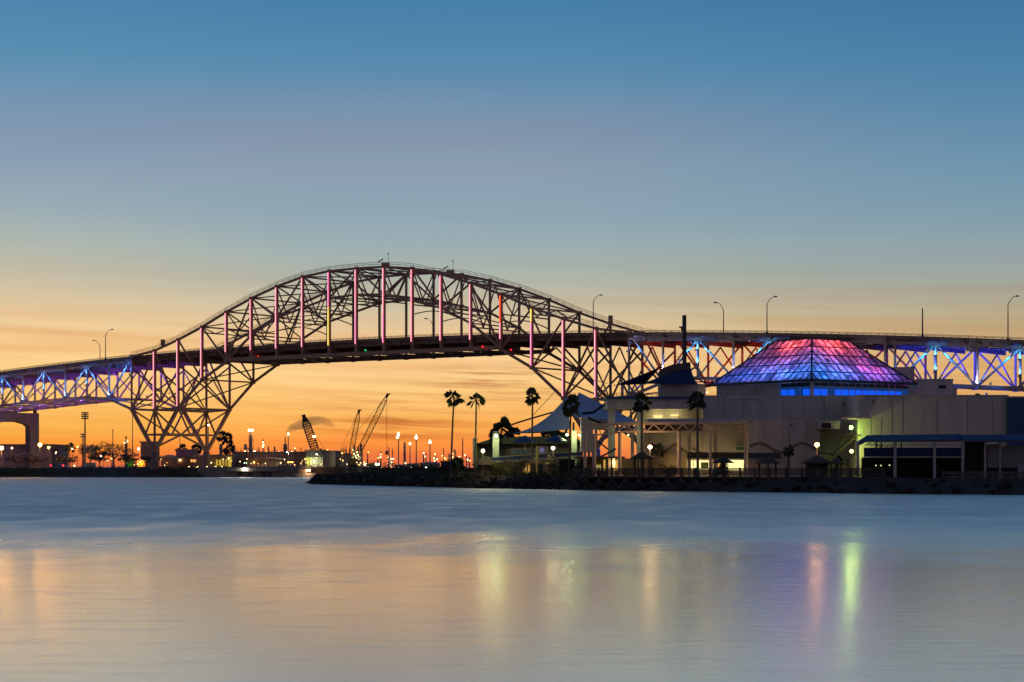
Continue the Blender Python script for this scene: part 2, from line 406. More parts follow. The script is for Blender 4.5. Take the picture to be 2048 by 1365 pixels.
# deck
ks = [KL+.5*i for i in range(int((KR-KL)*2)+1)]
def strip(m, t0, t1, za, zb):
    for a, b in zip(ks, ks[1:]):
        v = [B(q, t, deck_z(q)+z) for q in (a, b) for t in (t0, t1) for z in (za, zb)]
        m.add(v, [(0,1,3,2),(4,6,7,5),(0,4,5,1),(2,3,7,6),(0,2,6,4),(1,5,7,3)])
    return m
strip(MB(), .035, .965, -.55, -.15).build('deck', deckm, bridge)
m = MB()
for t in (.06, .2, .35, .5, .65, .8, .94): strip(m, t-.008, t+.008, -2.0, -.56)
m.build('stringers', deckm, bridge)
m = MB()
for k in list(range(KL, KR+1)): m.beam(B(k, 0.005, deck_z(k)-1.95), B(k, .995, deck_z(k)-1.95), .5, 2.4)
for k in [KL+.5+i for i in range(KR-KL)]: m.beam(B(k, 0.03, deck_z(k)-1.5), B(k, .97, deck_z(k)-1.5), .35, 1.5)
m.build('floor_beams', deckm, bridge)
for t in (.035, .965):
    m = MB(); strip(m, t-.007, t+.007, -.6, .42)
    for z in (.68, .95): strip(m, t-.004, t+.004, z-.06, z+.06)
    for i in range(int((KR-KL)*5)):
        k = KL+i*.2; c = B(k, t, deck_z(k)); m.beam(c+Vector((0,0,.4)), c+Vector((0,0,1.0)), .12)
    m.build('parapet', deckm, bridge)
# handrails along the top chords
for t in (0, 1):
    m = MB(); a = [k*.25 for k in range(-4, 69)]
    def tzi(k):
        k0 = math.floor(k); k1 = min(17, k0+1); return tz(k0)*(1-(k-k0))+tz(k1)*(k-k0)
    for s in (-1, 1):
        o = FR*(.5*s)
        for h in (.95, 1.55):
            for p, q in zip(a, a[1:]): m.beam(B(p, t, tzi(p)+h)+o, B(q, t, tzi(q)+h)+o, .07)
        for p in a[::1]: m.beam(B(p, t, tzi(p)+.3)+o, B(p, t, tzi(p)+1.55)+o, .07)
    m.build('handrail', steel, bridge)
# gear on the crown
for k, t, h in ((9.05, 0, 3.4), (9.6, 1, 3.6)):
    c = B(k, t, tzi(k)); m = MB()
    m.box(c.x-1.3, c.x+1.3, c.y-.8, c.y+.8, c.z+.4, c.z+1.3); m.beam(c+Vector((.9,0,.4)), c+Vector((.9,0,h+1.0)), .13)
    m.box(c.x+.7, c.x+1.1, c.y-.2, c.y+.2, c.z+h+.6, c.z+h+1.0); m.beam(c+Vector((-2.4,0,1.6)), c+Vector((-.7,0,2.6)), .35)
    m.build('beacon_gear', steel, bridge)
for k, t in ((.35, 0), (15.0, 1)):
    c = B(k, t, tzi(k)); MB().box(c.x-.7, c.x+.7, c.y-.5, c.y+.5, c.z+.4, c.z+2.6).build('chord_cabinet', steel, bridge)
navr, navg = glow('navigation_red', (1, .01, .02), 2.5), glow('navigation_green', (.02, .8, .2), 1.2)
for x, y, mm, Y in ((516,713.5,navr,683), (965,693.5,navr,622), (1022,700,navr,615), (731,701,navg,650)):
    MB().ball(at(x, y, Y), .28).build('navigation_light', mm, bridge)
# coloured floodlights
def flood(k, t, z, rgb, watts, out=1.6, aim=None, spread=120):
    """shielded floodlight fixed to a truss: it shines up (or across) and not down on the water"""
    p = B(k, t, z)+FR*out; q = aim if aim is not None else B(k, t, z+6)
    d = (q-p).normalized()
    o = MB().tube(p-d*.35, p+d*.1, .22, .36, 10).build('floodlight', steel, bridge)
    MB().lathe(p+d*.12, [(0,-.03),(.3,0),(0,.05)], 8).build('lens', glow('flood_%.2f_%.2f_%.2f' % rgb, rgb, 2.0), o)
    lamp('floodlight_beam', p+d*.25, rgb, watts, bridge, .25, 'SPOT', R(spread), q+d*3)
blue, cyan, violet, red, indigo = (.02, .16, 1.0), (.12, .5, 1.0), (.17, .05, 1.0), (1.0, .05, .03), (.03, .05, 1.0)
for k in (-3, -5, -7, -9): flood(k, 0, deck_z(k)-8.5, blue, 3500, 1.0, None, 120); flood(k, 0, deck_z(k)-4.4, (.03,.26,1.0), 1500, .9, B(k, -.0, deck_z(k)-1.6)-FR*.3)
flood(-1, 0, tz(-1)-6.5, blue, 6000, 1.0, B(-1.4, 0, tz(-1)-1.5))
for k in (-2, -4, -6): flood(k, 0, bz(k)+.6, (.08, .26, 1.0), 6500, 1.2)
flood(17, 0, tz(17)-5.5, (.2, .35, 1.0), 2200, .9, B(17.4, 0, tz(17)-2.0))
for k in (19, 21, 25.25, 27.25): flood(k, 0, deck_z(k)-9.0, (.02, .14, 1.0), 5000, 1.0, None, 120); flood(k, 0, deck_z(k)-4.8, (.03, .34, 1.0), 1800, .9, B(k, 0, deck_z(k)-1.8)-FR*.3)
for k in (18, 20, 23.85, 26.25): flood(k, 0, deck_z(k)-12.0, (.45, .62, 1.0), 4200, 1.0)
for k in (-1, -3, -5, -7, -9):
    for j in (-1, 1):
        if k == -1 and j == 1: continue
        flood(k+.12*j, 0, deck_z(k)-2.6, (.02, .17, 1.0), 15000, 1.5, B(k+j, 0, bz(k+j)), 75)
for k in (17, 19, 21, 25.25, 27.25):
    for j in (-1, 1):
        if k == 17 and j == -1: continue
        flood(k+.12*j, 0, deck_z(k)-2.8, (.01, .17, 1.0), 21000 if k > 17 else 7000, 1.5, B(k+j, 0, bz(k+j)), 75)
def across(ks, rgb, w1, w2):
    for k in ks:
        flood(k, .06, bz(k)+.9, rgb, w1, 0, B(k, 1, bz(k)+9), 105)
        flood(k+.5, .5, bz(k+.5)-1.6, rgb, w2, 0, B(k+.5, .6, bz(k+.5)+8), 130)
across((-8, -7, -6, -5, -4, -3, -2, -1), violet, 16000, 7000)
across((0,), violet, 9000, 3500)
across((17.5, 18.5, 19.5, 20.5, 21.5, 22.5), red, 4200, 2200)
across((24.5, 25.5, 26.5, 27.5, 28.5), indigo, 26000, 13000)
# ------------------------------------------------------------------ land
grassm = mat('bank_grass', (0.06, 0.065, 0.03), 0.95, var=.35, scale=.4)
dirtm = mat('ground', (0.10, 0.085, 0.07), 0.95, var=.25, scale=.2)
LZ = 3.4                                    # level of the land across the channel
m = MB(); m.add([(-9000,713,LZ),(9000,713,LZ),(9000,9000,LZ),(-9000,9000,LZ),(-9000,713,-2),(9000,713,-2)], [(0,1,2,3),(0,4,5,1)])
struct('far_land', m, dirtm)
m = MB(); n = 60; xs = [-330+i*(XX(412,712)+330)/n for i in range(n+1)]; rows = []
for i, x in enumerate(xs):
    e = max(0, min(1, (xs[-1]-x)/6)); j = random.uniform(-.15, .15)
    rows.append([(x, 704.5+random.uniform(-.4,.4), -.3), (x, 706.5, .6+j), (x, 710.5, LZ*.9*e+.35+j), (x, 716, LZ+.25+j*.6), (x, 724, LZ+.02)])
for a, b in zip(rows, rows[1:]):
    for q in range(4): m.add([a[q], b[q], b[q+1], a[q+1]], [(0,1,2,3)], True)
struct('grass_embankment', m, grassm)
quay = mat('quay_wall', (0.36, 0.33, 0.29), 0.9, var=.2, scale=.3)
m = MB(); m.box(XX(396,711), XX(742,711), 710, 740, -1, LZ+.35)
o = struct('quay', m, quay)
# the near shore: a low spit that widens towards the right
shore = [(-41.5,430),(-40,412),(-34,396),(-20,362),(-2,322),(10,300),(29,279),(46,259),(62,243),(110,222),(240,190)]
back = [(240,690),(60,706),(-38,700),(-44,640),(-43,520),(-41.5,452)]
PZ = 1.9
m = MB(); ring = shore+back; m.add([(x,y,PZ) for x, y in ring], [tuple(range(len(ring)))]); 
inner = m
def inset(x, y, d): return (x+d*.35, y+d)
low = [(x, y-5.5) for x, y in shore]
for a, b, c, d in zip(shore, shore[1:], low, low[1:]):
    m.add([(c[0]-1,c[1],-.6),(d[0]-1,d[1],-.6),(b[0],b[1],PZ),(a[0],a[1],PZ)], [(0,1,2,3)])
for a, b in zip(back[2:]+[shore[0]], back[3:]+[shore[0]]):
    m.add([(a[0],a[1],PZ),(b[0],b[1],PZ),(b[0]-4,b[1],-.6),(a[0]-4,a[1],-.6)], [(0,1,2,3)])
struct('spit_ground', m, mat('spit_soil', (0.04, 0.034, 0.03), 0.95, var=.3, scale=.4))
rock = mat('shore_rock', (0.028, 0.025, 0.024), 0.95, var=.35, scale=1.2)
m = MB(); rr = random.Random(3)
def stone(m, c, r):
    vs = []; 
    for z, k in ((-.6,.75),(0,1),(.55,.7)):
        for i in range(6):
            a = i*math.pi/3+rr.uniform(-.25,.25); q = r*k*rr.uniform(.75,1.15)
            vs.append(Vector(c)+Vector((q*math.cos(a), q*math.sin(a), z*r*rr.uniform(.7,1))))
    fs = [(j*6+i, j*6+(i+1)%6, (j+1)*6+(i+1)%6, (j+1)*6+i) for j in (0,1) for i in range(6)]+[(5,4,3,2,1,0),(12,13,14,15,16,17)]
    m.add(vs, fs)
for a, b in zip(shore, shore[1:]):
    d = (Vector(b)-Vector(a)).length
    for i in range(int(d*3.4)):
        p = Vector(a).lerp(Vector(b), rr.random()); s = rr.random()
        if p.x > 8 and rr.random() < .72: continue
        stone(m, (p.x-s, p.y-5.8*s+rr.uniform(-.6,.3), PZ*(1-s)-.15), rr.uniform(.2,.8))
tag(m.build('riprap', rock), 'dark boulders piled along the edge of the near shore', 'rocks', kind='stuff')

# ------------------------------------------------------------------ plants
leafm = mat('foliage', (0.045, 0.055, 0.022), 0.8, var=.5, scale=.8)
leafd = mat('foliage_far', (0.12, 0.085, 0.05), 0.85, var=.4, scale=.5)
barkm = mat('bark', (0.10, 0.075, 0.055), 0.95, var=.3, scale=2)
palmm = mat('palm_frond', (0.05, 0.06, 0.022), 0.7, var=.4, scale=1.5)
deadm = mat('palm_skirt', (0.11, 0.08, 0.045), 0.9, var=.3, scale=2)
trunkm = mat('palm_trunk', (0.17, 0.125, 0.09), 0.95, var=.3, scale=1.5)
def leaves(m, c, rad, n, size, rr):
    for _ in range(n):
        while True:
            d = Vector((rr.uniform(-1,1), rr.uniform(-1,1), rr.uniform(-1,1)))
            if .1 < d.length < 1: break
        p = Vector(c)+Vector((d.x*rad[0], d.y*rad[1], d.z*rad[2]))
        a = Vector((rr.uniform(-1,1), rr.uniform(-1,1), rr.uniform(-1,1))).normalized()*size*rr.uniform(.6,1.3)
        b = a.orthogonal().normalized()*size*rr.uniform(.35,.6)
        m.add([p-a, p+b, p+a, p-b], [(0,1,2,3)])
def tree(name, label, p, h, wd, group, seed, n=700, leaf=.3, mt=None, gap=.5, cat='tree'):
    rr = random.Random(seed); t = thing(name, label, cat, p, group); p = Vector(p); tr = MB(); cr = MB()
    top = p+Vector((rr.uniform(-.3,.3), 0, h*.5)); tr.tube(p-Vector((0,0,.2)), top, h*.035+.05, h*.02+.03, 7)
    k = 9
    for i in range(k):
        a = i*2.4+rr.uniform(-.4,.4); r_ = wd*.5*rr.uniform(.35,.85)
        e = p+Vector((r_*math.cos(a), r_*math.sin(a), h*rr.uniform(.5,.9)))
        s = p.lerp(top, rr.uniform(.55,1)); tr.tube(s, e, h*.014+.03, .03, 5)
        leaves(cr, e, (wd*.2, wd*.2, h*.13), int(n/k*(1-gap*rr.random())), leaf, rr)
    leaves(cr, p+Vector((0,0,h*.78)), (wd*.3, wd*.3, h*.17), n//4, leaf, rr)
    tr.build('trunk', barkm, t); cr.build('crown', mt or leafm, t); return t
def bush(label, p, h, wd, group, seed, n=420, leaf=.2, mt=None):
    rr = random.Random(seed); t = thing('bush', label, 'bush', p, group); p = Vector(p); cr = MB(); st = MB()
    for i in range(8):
        c = p+Vector((rr.uniform(-.38,.38)*wd, rr.uniform(-.3,.3)*wd, h*rr.uniform(.2,.68)))
        st.tube(p, c, .05, .02, 5); leaves(cr, c, (wd*.2, wd*.2, h*.3), n//8, leaf, rr)
    st.build('stems', barkm, t); cr.build('foliage', mt or leafm, t); return t
def fan(m, p, d, length, wid, droop, rr):
    """one palmate frond: a stalk and a pleated, pointed fan"""
    d = Vector(d).normalized(); side = d.cross(Vector((0,0,1)))
    side = side.normalized() if side.length > .1 else Vector((1,0,0)); up = side.cross(d).normalized()
    ro = rr.uniform(-1.2, 1.2); side, up = side*math.cos(ro)+up*math.sin(ro), up*math.cos(ro)-side*math.sin(ro)
    hub = Vector(p)+d*length*.34-Vector((0,0,droop*length*.04)); m.beam(p, hub, .05, .04)
    n = 11; ang = 1.0
    for i in range(n):
        a = -ang+2*ang*i/(n-1); l = length*.68*(.72+.28*math.cos(a))*rr.uniform(.85,1.1)
        dir_ = (d*math.cos(a)+side*math.sin(a)); w = wid*.125
        ps = dir_.cross(up).normalized()
        mid_ = hub+dir_*l*.6-Vector((0,0,droop*l*.12)); tip = hub+dir_*l-Vector((0,0,droop*l*.45))
        m.add([hub, mid_+ps*w+up*.03, tip, mid_-ps*w-up*.03], [(0,1,2,3)])
def palm(label, p, h, cr_, seed, group='fan palms', skirt=True, n=20, lean=(0,0), trunk=.17):
    rr = random.Random(seed); p = Vector(p); t = thing('palm_tree', label, 'palm tree', p, group)
    m = MB(); top = p+Vector((lean[0], lean[1], h)); mid_ = p+Vector((lean[0]*.25+rr.uniform(-.12,.12), lean[1]*.3, h*.5)); prev = None
    for i in range(11):
        q = i/10; c = p*(1-q)**2+mid_*2*q*(1-q)+top*q*q; 
        if prev is not None: m.tube(prev, c, trunk*(1.25-.45*(q-.1)) if i > 1 else trunk*1.6, trunk*(1.25-.45*q), 9)
        prev = c
    m.build('trunk', trunkm, t)
    m = MB()
    for i in range(n):
        a = i*2.39996+rr.uniform(-.3,.3); el = R(78)-R(125)*(i/n)**.9+rr.uniform(-.12,.12)
        d = Vector((math.cos(a)*math.cos(el), math.sin(a)*math.cos(el), math.sin(el)))
        fan(m, top, d, cr_*rr.uniform(.75,1.28), cr_, .25+.9*(i/n), rr)
    m.build('crown', palmm, t)
    if skirt:
        m = MB()
        for i in range(9):
            a = i*2.39996; d = Vector((math.cos(a)*.5, math.sin(a)*.5, -1))
            fan(m, top-Vector((0,0,.2)), d, cr_*.62, cr_*.6, .3, rr)
        m.build('dead_skirt', deadm, t)
    return t

# ------------------------------------------------------------------ far shore, left of the bridge tower
brickm = mat('far_brick', (0.42, 0.26, 0.21), 0.9, var=.2, scale=.4)
greym = mat('far_siding', (0.30, 0.26, 0.25), 0.85, var=.12, scale=.3)
darkm = mat('far_dark', (0.16, 0.12, 0.115), 0.85, var=.2, scale=.5)
palem = mat('far_pale', (0.46, 0.41, 0.38), 0.8, var=.1, scale=.4)
roofm = mat('far_roof', (0.30, 0.21, 0.18), 0.8, var=.15, scale=.3)
polem = mat('lamp_post', (0.16, 0.14, 0.13), 0.5, var=.1)
sod = (1.0, .42, .08); warm = (1.0, .62, .28); cool = (.75, 1.0, .62); white = (1.0, .86, .68)
def gm(c, s): return glow('lamp_%02d%02d%02d_%d' % (c[0]*99, c[1]*99, c[2]*99, s*10), c, s)
def street_lamp(label, x, y, yb, Y, c, s=6, r=.3, watts=0, arm=0, group='lamps on the far shore', name='street_lamp', cat='street lamp', post=.1):
    b = at(x, yb, Y); h = at(x, y, Y); t = thing(name, label, cat, b, group)
    m = MB(); m.tube(b-Vector((0,0,.3)), h-Vector((0,0,r*.6)), post, post*.6, 8); m.tube(b-Vector((0,0,.3)), b+Vector((0,0,.5)), post*1.8, post*1.6, 8)
    if arm: m.beam(h-Vector((0,0,.2)), h+Vector((arm,0,.1)), .12); h = h+Vector((arm,0,0))
    m.build('post', polem, t)
    MB().ball(h, r, 12, 8).build('lantern', gm(c, s), t)
    MB().lathe(h+Vector((0,0,r*.85)), [(r*1.0,0),(r*.6,r*.3),(0,r*.42)], 12).build('cap', polem, t)
    if watts: lamp('lantern_light', h-Vector((0,r+.25,0)), c, watts, t, .2)
    return t
def windows(b, mm, x0, x1, ya, yb, Y, n, mt, gap=.35):
    w = (x1-x0)/n
    for i in range(n):
        f = MB().pbox(x0+w*(i+gap/2), x0+w*(i+1-gap/2), ya, yb, Y-.12, .1); o = f.build('window', mt, b)
def shed(name, label, x0, x1, ya, yb, Y, d, wall, roof=None, cat='building', eave=.5, pitch=0, group=None):
    t = thing(name, label, cat, at((x0+x1)/2, yb, Y), group)
    MB().pbox(x0, x1, ya, yb, Y, d).build('wall', wall, t)
    a, b = XX(x0, Y)-eave, XX(x1, Y)+eave; z = ZZ(ya, Y)+.004
    m = MB()
    if pitch: m.poly([(a, Y-eave, z), (b, Y-eave, z), (b*.985+a*.015, Y-eave, z+.25), ((a+b)/2, Y-eave, z+pitch), (a*.985+b*.015, Y-eave, z+.25)], (0, d+2*eave, 0))
    else: m.box(a, b, Y-eave, Y+d+eave, z, z+.45)
    m.build('roof', roof or roofm, t)
    return t
GY = lambda Y: HY+(HC-LZ)*F/Y               # row of the far ground at Y
t = shed('warehouse', 'long low brown building behind the orange lamps at the far left', -60, 104, 891, GY(790), 790, 30, brickm)
windows(t, None, -40, 100, 915, 923, 790, 9, darkm)
t = shed('fluted_silo_block', 'ribbed pale block at the right end of the far left building', 105, 121, 895, GY(792), 792, 14, greym, cat='silo')
m = MB()
for i in range(9): m.pbox(105.4+i*1.75, 106.1+i*1.75, 896, GY(792), 791.75, .2)
m.build('ribs', roofm, t)
street_lamp('bright orange lamp at the left edge of the photo', 3, 896.5, GY(742), 742, sod, 22, .75, 6000)
street_lamp('bright orange lamp beside the concrete bridge pier', 80, 890, GY(742), 742, sod, 22, .72, 4500)
street_lamp('dimmer orange lamp just right of the pier lamp', 97.5, 895.5, GY(760), 760, (1, .55, .1), 10, .5, 900)
street_lamp('small white lamp in front of the brown far building', 24, 896.5, GY(770), 770, warm, 6, .38, 900)
street_lamp('white lamp before the ribbed silo block', 112, 905.5, GY(775), 775, warm, 4, .3, 1600)
street_lamp('slim lamp left of the pair of thin far posts', 144.5, 898, GY(760), 760, white, 4, .3)
street_lamp('lit lamp on thin pole between palm and floodlight mast', 155.5, 894.5, GY(760), 760, sod, 6, .36, 1600)
street_lamp('low white lamp left of the lit white panel', 148.5, 932, GY(730), 730, warm, 5, .32)
street_lamp('pale lamp before the dark trees right of the white panel', 206.5, 912.5, GY(745), 745, white, 2.5, .3, 900, arm=-.9)
street_lamp('bright white lamp left of the dark block by the bridge tower', 277, 898, GY(780), 780, white, 7, .42, 600)
t = thing('light_panel', 'glaring white lit panel standing on the grass bank', 'sign', at(180, 944, 716))
MB().pbox(168.5, 191, 926, 943, 716, .8).build('panel', mat('panel_white', (.55,.55,.42), .6), t)
m = MB()
for x in (170, 189): m.pbox(x, x+1.2, 942.5, 946, 716.2, .4)
m.build('legs', polem, t)
MB().ball(at(174, 937.5, 713.3), .26).build('lamp_head', gm((1, .95, .7), 12), t)
lamp('panel_light', at(174.5, 937.5, 713.0), (1.0, .95, .62), 620, t, .2)
# floodlight mast
def mast(label, x, yt, yb, Y, w, h, rows, group):
    t = thing('floodlight_mast', label, 'light mast', at(x, yb, Y), group)
    MB().tube(at(x, yb, Y), at(x, yt, Y), .4, .22, 8).build('mast', polem, t)
    m = MB(); top = ZZ(yt, Y)
    for r_ in range(rows):
        z = top-h*r_/max(1, rows-1)
        m.beam((XX(x,Y)-w/2, Y, z), (XX(x,Y)+w/2, Y, z), .14)
        for i in range(5): m.box(XX(x,Y)-w/2+i*w/4-.22, XX(x,Y)-w/2+i*w/4+.22, Y-.3, Y+.2, z-.05, z+.42)
    m.build('lamp_rack', polem, t)
mast('tall dark floodlight mast with a four row lamp rack', 170, 827, GY(735), 735, 2.1, 2.1, 4, 'floodlight masts')
mast('short floodlight mast just left of the tall mast', 166, 870, GY(800), 800, 1.6, 1.0, 2, 'floodlight masts')
for x, yt, Y, lab in ((225.5, 859, 760, 'thin bare pole rising from the spreading dark tree'), (265, 822, 745, 'tall thin pole left of the bridge tower legs'),
                      (360, 868, 760, 'thin pole between the legs of the bridge tower'), (602, 895, 770, 'thin dark pole beside the boxy far warehouse')):
    t = thing('bare_pole', lab, 'pole', at(x, GY(Y), Y), 'bare poles on the far shore')
    MB().tube(at(x, GY(Y), Y), at(x, yt, Y), .22, .12, 8).build('pole', polem, t)
    MB().beam(at(x, yt+2, Y)-Vector((.5,0,0)), at(x, yt+2, Y)+Vector((.5,0,0)), .16).build('crossarm', polem, t)
# a parked car with its tail lamps on
def car(label, x, Y, paint, rearlit, group='cars on the far shore'):
    b = at(x, GY(Y), Y); t = thing('parked_car', label, 'car', b, group); q = lambda pts: [(b.x+u, b.y-.9, b.z+v) for u, v in pts]
    MB().poly(q([(-2.2,.35),(2.2,.35),(2.25,.75),(1.3,.95),(-2.0,1.0),(-2.25,.8)]), (0,1.8,0)).build('body', paint, t)
    MB().poly([(p[0], p[1]+.12, p[2]) for p in q([(-1.75,1.0),(1.15,.95),(.5,1.48),(-1.2,1.5)])], (0,1.56,0)).build('cabin', darkm, t)
    for u in (-1.4, 1.4): MB().tube((b.x+u, b.y-.95, b.z+.33), (b.x+u, b.y+.95, b.z+.33), .33, .33, 12).build('wheel', darkm, t)
    for v in (-.7, .7):
        if rearlit: MB().ball((b.x+(2.3 if v > 0 else -2.3), b.y-.95, b.z+.8), .3, 8, 6).build('tail_light', gm((1,.02,.03), 5), t)
car('dark car with glowing red tail lights on the far left shore', 115, 738, darkm, True)
car('dark blue parked car by the green lit bush', 262, 740, mat('car_blue', (.03,.04,.10), .4), False)
# trees of the left shore
grp = 'dark trees on the far left shore'
for i, (x, Y, h, wd, lab, g) in enumerate(((180, 750, 9.2, 9, 'dense dark tree behind the lit white panel', .2), (228, 742, 9.6, 13, 'wide spreading tree with open crown left of the refinery tower', .85),
    (198, 765, 6.4, 9, 'low dark tree between the panel tree and the spreading tree', .3), (252, 748, 5.6, 8, 'low dark tree just before the small refinery tower', .4), (40, 752, 5.6, 9, 'low tree under the leftmost orange lamp', .3),
    (66, 752, 4.6, 7, 'small tree at the foot of the concrete bridge pier', .3), (300, 745, 4.6, 9, 'low tree behind the near foot of the bridge tower', .4), (130, 760, 4.6, 8, 'low tree left of the slim far lamps', .3))):
    tree('broadleaf_tree', lab, (XX(x,Y), Y, LZ), h, wd, grp, 20+i, 620, .42, leafd, g)
gl = bush('bush lit bright green beside the amber lit shed', (XX(261,736), 736, LZ), 3.2, 4.2, None, 41, 420, .3, mat('foliage_lit_tint', (.08,.16,.03), .8, var=.4))  # green of the light also put into the leaf colour
lamp('bush_light', (XX(261,736), 732.6, LZ+1.2), (.25, 1.0, .1), 420, gl, .2)
palm('short far palm beside the slim lamps at left', (XX(140,765), 765, LZ), 7.6, 2.2, 51, 'far palms', False, 16)
palm('far palm on the roof terrace between the bridge tower legs', (XX(365,800), 800, LZ), 7.4, 2.6, 52, 'far palms', False, 18)
palm('left one of the far palm pair right of the bridge tower', (XX(444,840), 840, LZ), 13.2, 2.5, 53, 'far palms', False, 16)
palm('right one of the far palm pair right of the bridge tower', (XX(454,840), 840, LZ), 12.6, 2.6, 54, 'far palms', False, 18)
palm('low far palm below the palm pair', (XX(459,830), 830, LZ), 7.8, 2.6, 55, 'far palms', False, 18)
palm('low far palm behind the far foot of the bridge tower', (XX(393,830), 830, LZ), 8.0, 2.6, 56, 'far palms', False, 18)
bank = MB(); rr = random.Random(8)
for i in range(420):
    x = rr.uniform(-190, XX(405,710)); leaves(bank, (x, rr.uniform(706,717), 1.2+rr.random()*2.6), (1.6,1.0,.5), 9, .32, rr)
tag(bank.build('bank_scrub', leafd), 'rough dark scrub covering the grass bank of the far shore', 'scrub', kind='stuff')
# blocks and sheds round the bridge tower
shed('rounded_block', 'dark brown block behind the near leg of the bridge tower', 281.5, 310, 885.5, GY(760), 760, 10, brickm, cat='building')
t = shed('tent_pavilion', 'pavilion with pale pitched roof right of the near tower foot', 322, 348, 917, GY(735), 735, 10, brickm, palem, 'pavilion', .8, 1.3)
t = shed('cafe_building', 'low building with a long orange lit front under the bridge', 336, 384, 914, GY(745), 745, 14, brickm, roofm)
MB().pbox(337, 361, 918.5, 924.5, 744.8, .15).build('window', gm((1, .42, .10), .85), t)
MB().pbox(381, 384, 919, 924.5, 744.8, .15).build('window', gm((1, .5, .14), .9), t)
MB().ball(at(360.5, 920.5, 744.4), .35).build('lamp', gm(warm, 5), t)
shed('upper_terrace_block', 'brown flat block carrying the palm behind the orange lit front', 352, 386, 901.5, GY(780), 780, 12, brickm, cat='building')
t = shed('amber_lit_shed', 'small shed lit amber by its own lamp', 274.5, 290, 923, GY(733), 733, 5, mat('shed_lit_tint', (.5,.3,.06), .8), roofm, 'shed', .3, .6)  # amber lamplight also put into the wall colour
MB().ball(at(280.5, 925, 732.3), .26).build('lamp', gm(sod, 10), t); lamp('shed_light', at(281, 925.5, 731.4), sod, 650, t, .15)
t = shed('canopy_hall', 'low hall with curved pale canopy between the tower feet', 386, 405, 914.5, GY(738), 738, 12, brickm, palem, 'building', .8, .9)
MB().pbox(381.5+2, 392, 919.5, 924.5, 737.8, .15).build('window', gm((1, .48, .12), .9), t)
t = shed('stadium_building', 'brown building with yellow lit window strips beside the quay lamps', 410, 464, 912, GY(738), 738, 20, brickm)
for x0, x1, ya, yb in ((432,435.5,920,932),(438,442,920,932),(444.5,448,920,932),(451,453,919,932),(456,463,914,934)): MB().pbox(x0, x1, ya, yb, 737.7, .2).build('window', gm((.9,.62,.06), .62), t)
MB().ball(at(457, 917.5, 737.2), .26).build('lamp', gm((1,.85,.3), 6), t); MB().ball(at(422.5, 926, 737.2), .22).build('lamp', gm((.9,.9,.3), 4), t)
shed('quay_warehouse', 'long flat brown warehouse right of the yellow lit building', 465, 612, 906, GY(752), 752, 30, brickm)
t = shed('quay_shop', 'low open shed with dim lamps in front of the long warehouse', 492, 560, 918.5, GY(737), 737, 9, mat('far_shop', (.25,.18,.15), .9), roofm, 'building', .8, 1.0)
MB().ball(at(508, 925.2, 736), .32).build('lamp', gm(sod, 9), t)
for x in (489, 493): MB().ball(at(x, 926.5, 736), .22).build('lamp', gm((.7,1,.6), 3), t)
for x in (516,524,530): MB().pbox(x, x+2.4, 928.5, 933, 736.9, .12).build('window', gm((1,.45,.15), .35), t)
for x, s, lab in ((378, 8, 'first amber lamp of the quay row, beside the bank'), (395.5, 7, 'second amber lamp of the quay row'), (413.7, 10, 'third and brightest amber lamp of the quay row'),
                  (431, 9, 'fourth amber lamp of the quay row, by the yellow windows'), (443.8, 8, 'last amber lamp of the quay row below the yellow windows')):
    street_lamp(lab, x, 934.6, GY(716), 716, (1, .62, .2), s, .3, 620, group='amber quay lamps')
street_lamp('strong white lamp on the quay above the dark landing', 490, 938, 941, 709.2, white, 20, .45, 1600, group=None)
# covered landing in the quay wall
t = thing('quay_landing', 'dark landing under a pale deck with light struts on the quay', 'landing', at(515, 954, 709))
MB().pbox(452, 556, 936.5, 943, 708.6, 2.4).build('deck', quay, t)
MB().pbox(472.5, 546, 943.1, 954, 709.7, 1.2).build('recess', darkm, t)
m = MB()
for i, x in enumerate((473.5, 487, 490.5, 494, 505, 508, 511, 514, 517, 520, 533, 545)): MB().beam(at(x, 943.2, 709.2), at(x+(2 if i % 2 else .3), 953.5, 709.2), .22).build('strut', palem, t)
# warehouse and sheds by the cranes
t = shed('boxy_warehouse', 'tall boxy warehouse with dark upper storey under the slanting crane', 611, 646, 902.5, GY(742), 742, 22, palem, darkm)
MB().pbox(611, 644.5, 902.6, 915, 741.7, .3).build('upper_storey', mat('far_navy', (.08,.075,.10), .8), t)
MB().pbox(611, 621, 915.2, 933, 741.75, .25).build('lit_wall', mat('far_lit_tint', (.5,.46,.14), .8), t)  # yellow lamplight put into the colour of this wall strip
MB().ball(at(628.5, 923, 741), .26).build('lamp', gm(cool, 8), t); lamp('wall_light', at(625.5, 922.5, 739.4), (.9,1,.4), 520, t, .15)
MB().pbox(639, 643, 897.5, 902, 744, 2).build('roof_unit', darkm, t)
for x in (644, 653): pass
t = shed('ribbed_warehouse', 'pale ribbed warehouse joined to the right of the boxy one', 646.5, 671, 904, GY(744), 744, 24, greym)
m = MB()
for i in range(8): m.pbox(647, 670.5, 907+i*3.3, 908.2+i*3.3, 743.85, .12)
m.build('siding_ribs', palem, t)
t = shed('low_annex', 'low annex with a dark doorway right of the ribbed warehouse', 672, 690, 917, GY(746), 746, 16, greym)
MB().pbox(676.5, 692, 928, GY(744), 744, 1.6).build('doorway', darkm, t)
t = shed('dock_shed', 'dock shed with orange glowing openings at the waterline', 558, 586, 934, 951, 712.5, 5, darkm, roofm, 'shed', .4)
for x in (560.5, 567, 574.5): MB().pbox(x, x+5.2, 936.5, 944.5, 712.3, .15).build('window', gm((1,.40,.07), .75), t)
for x in (576.5, 580.5, 585): MB().ball(at(x, 925, 722), .27).build('lamp', gm(sod, 7), t)
m = MB()
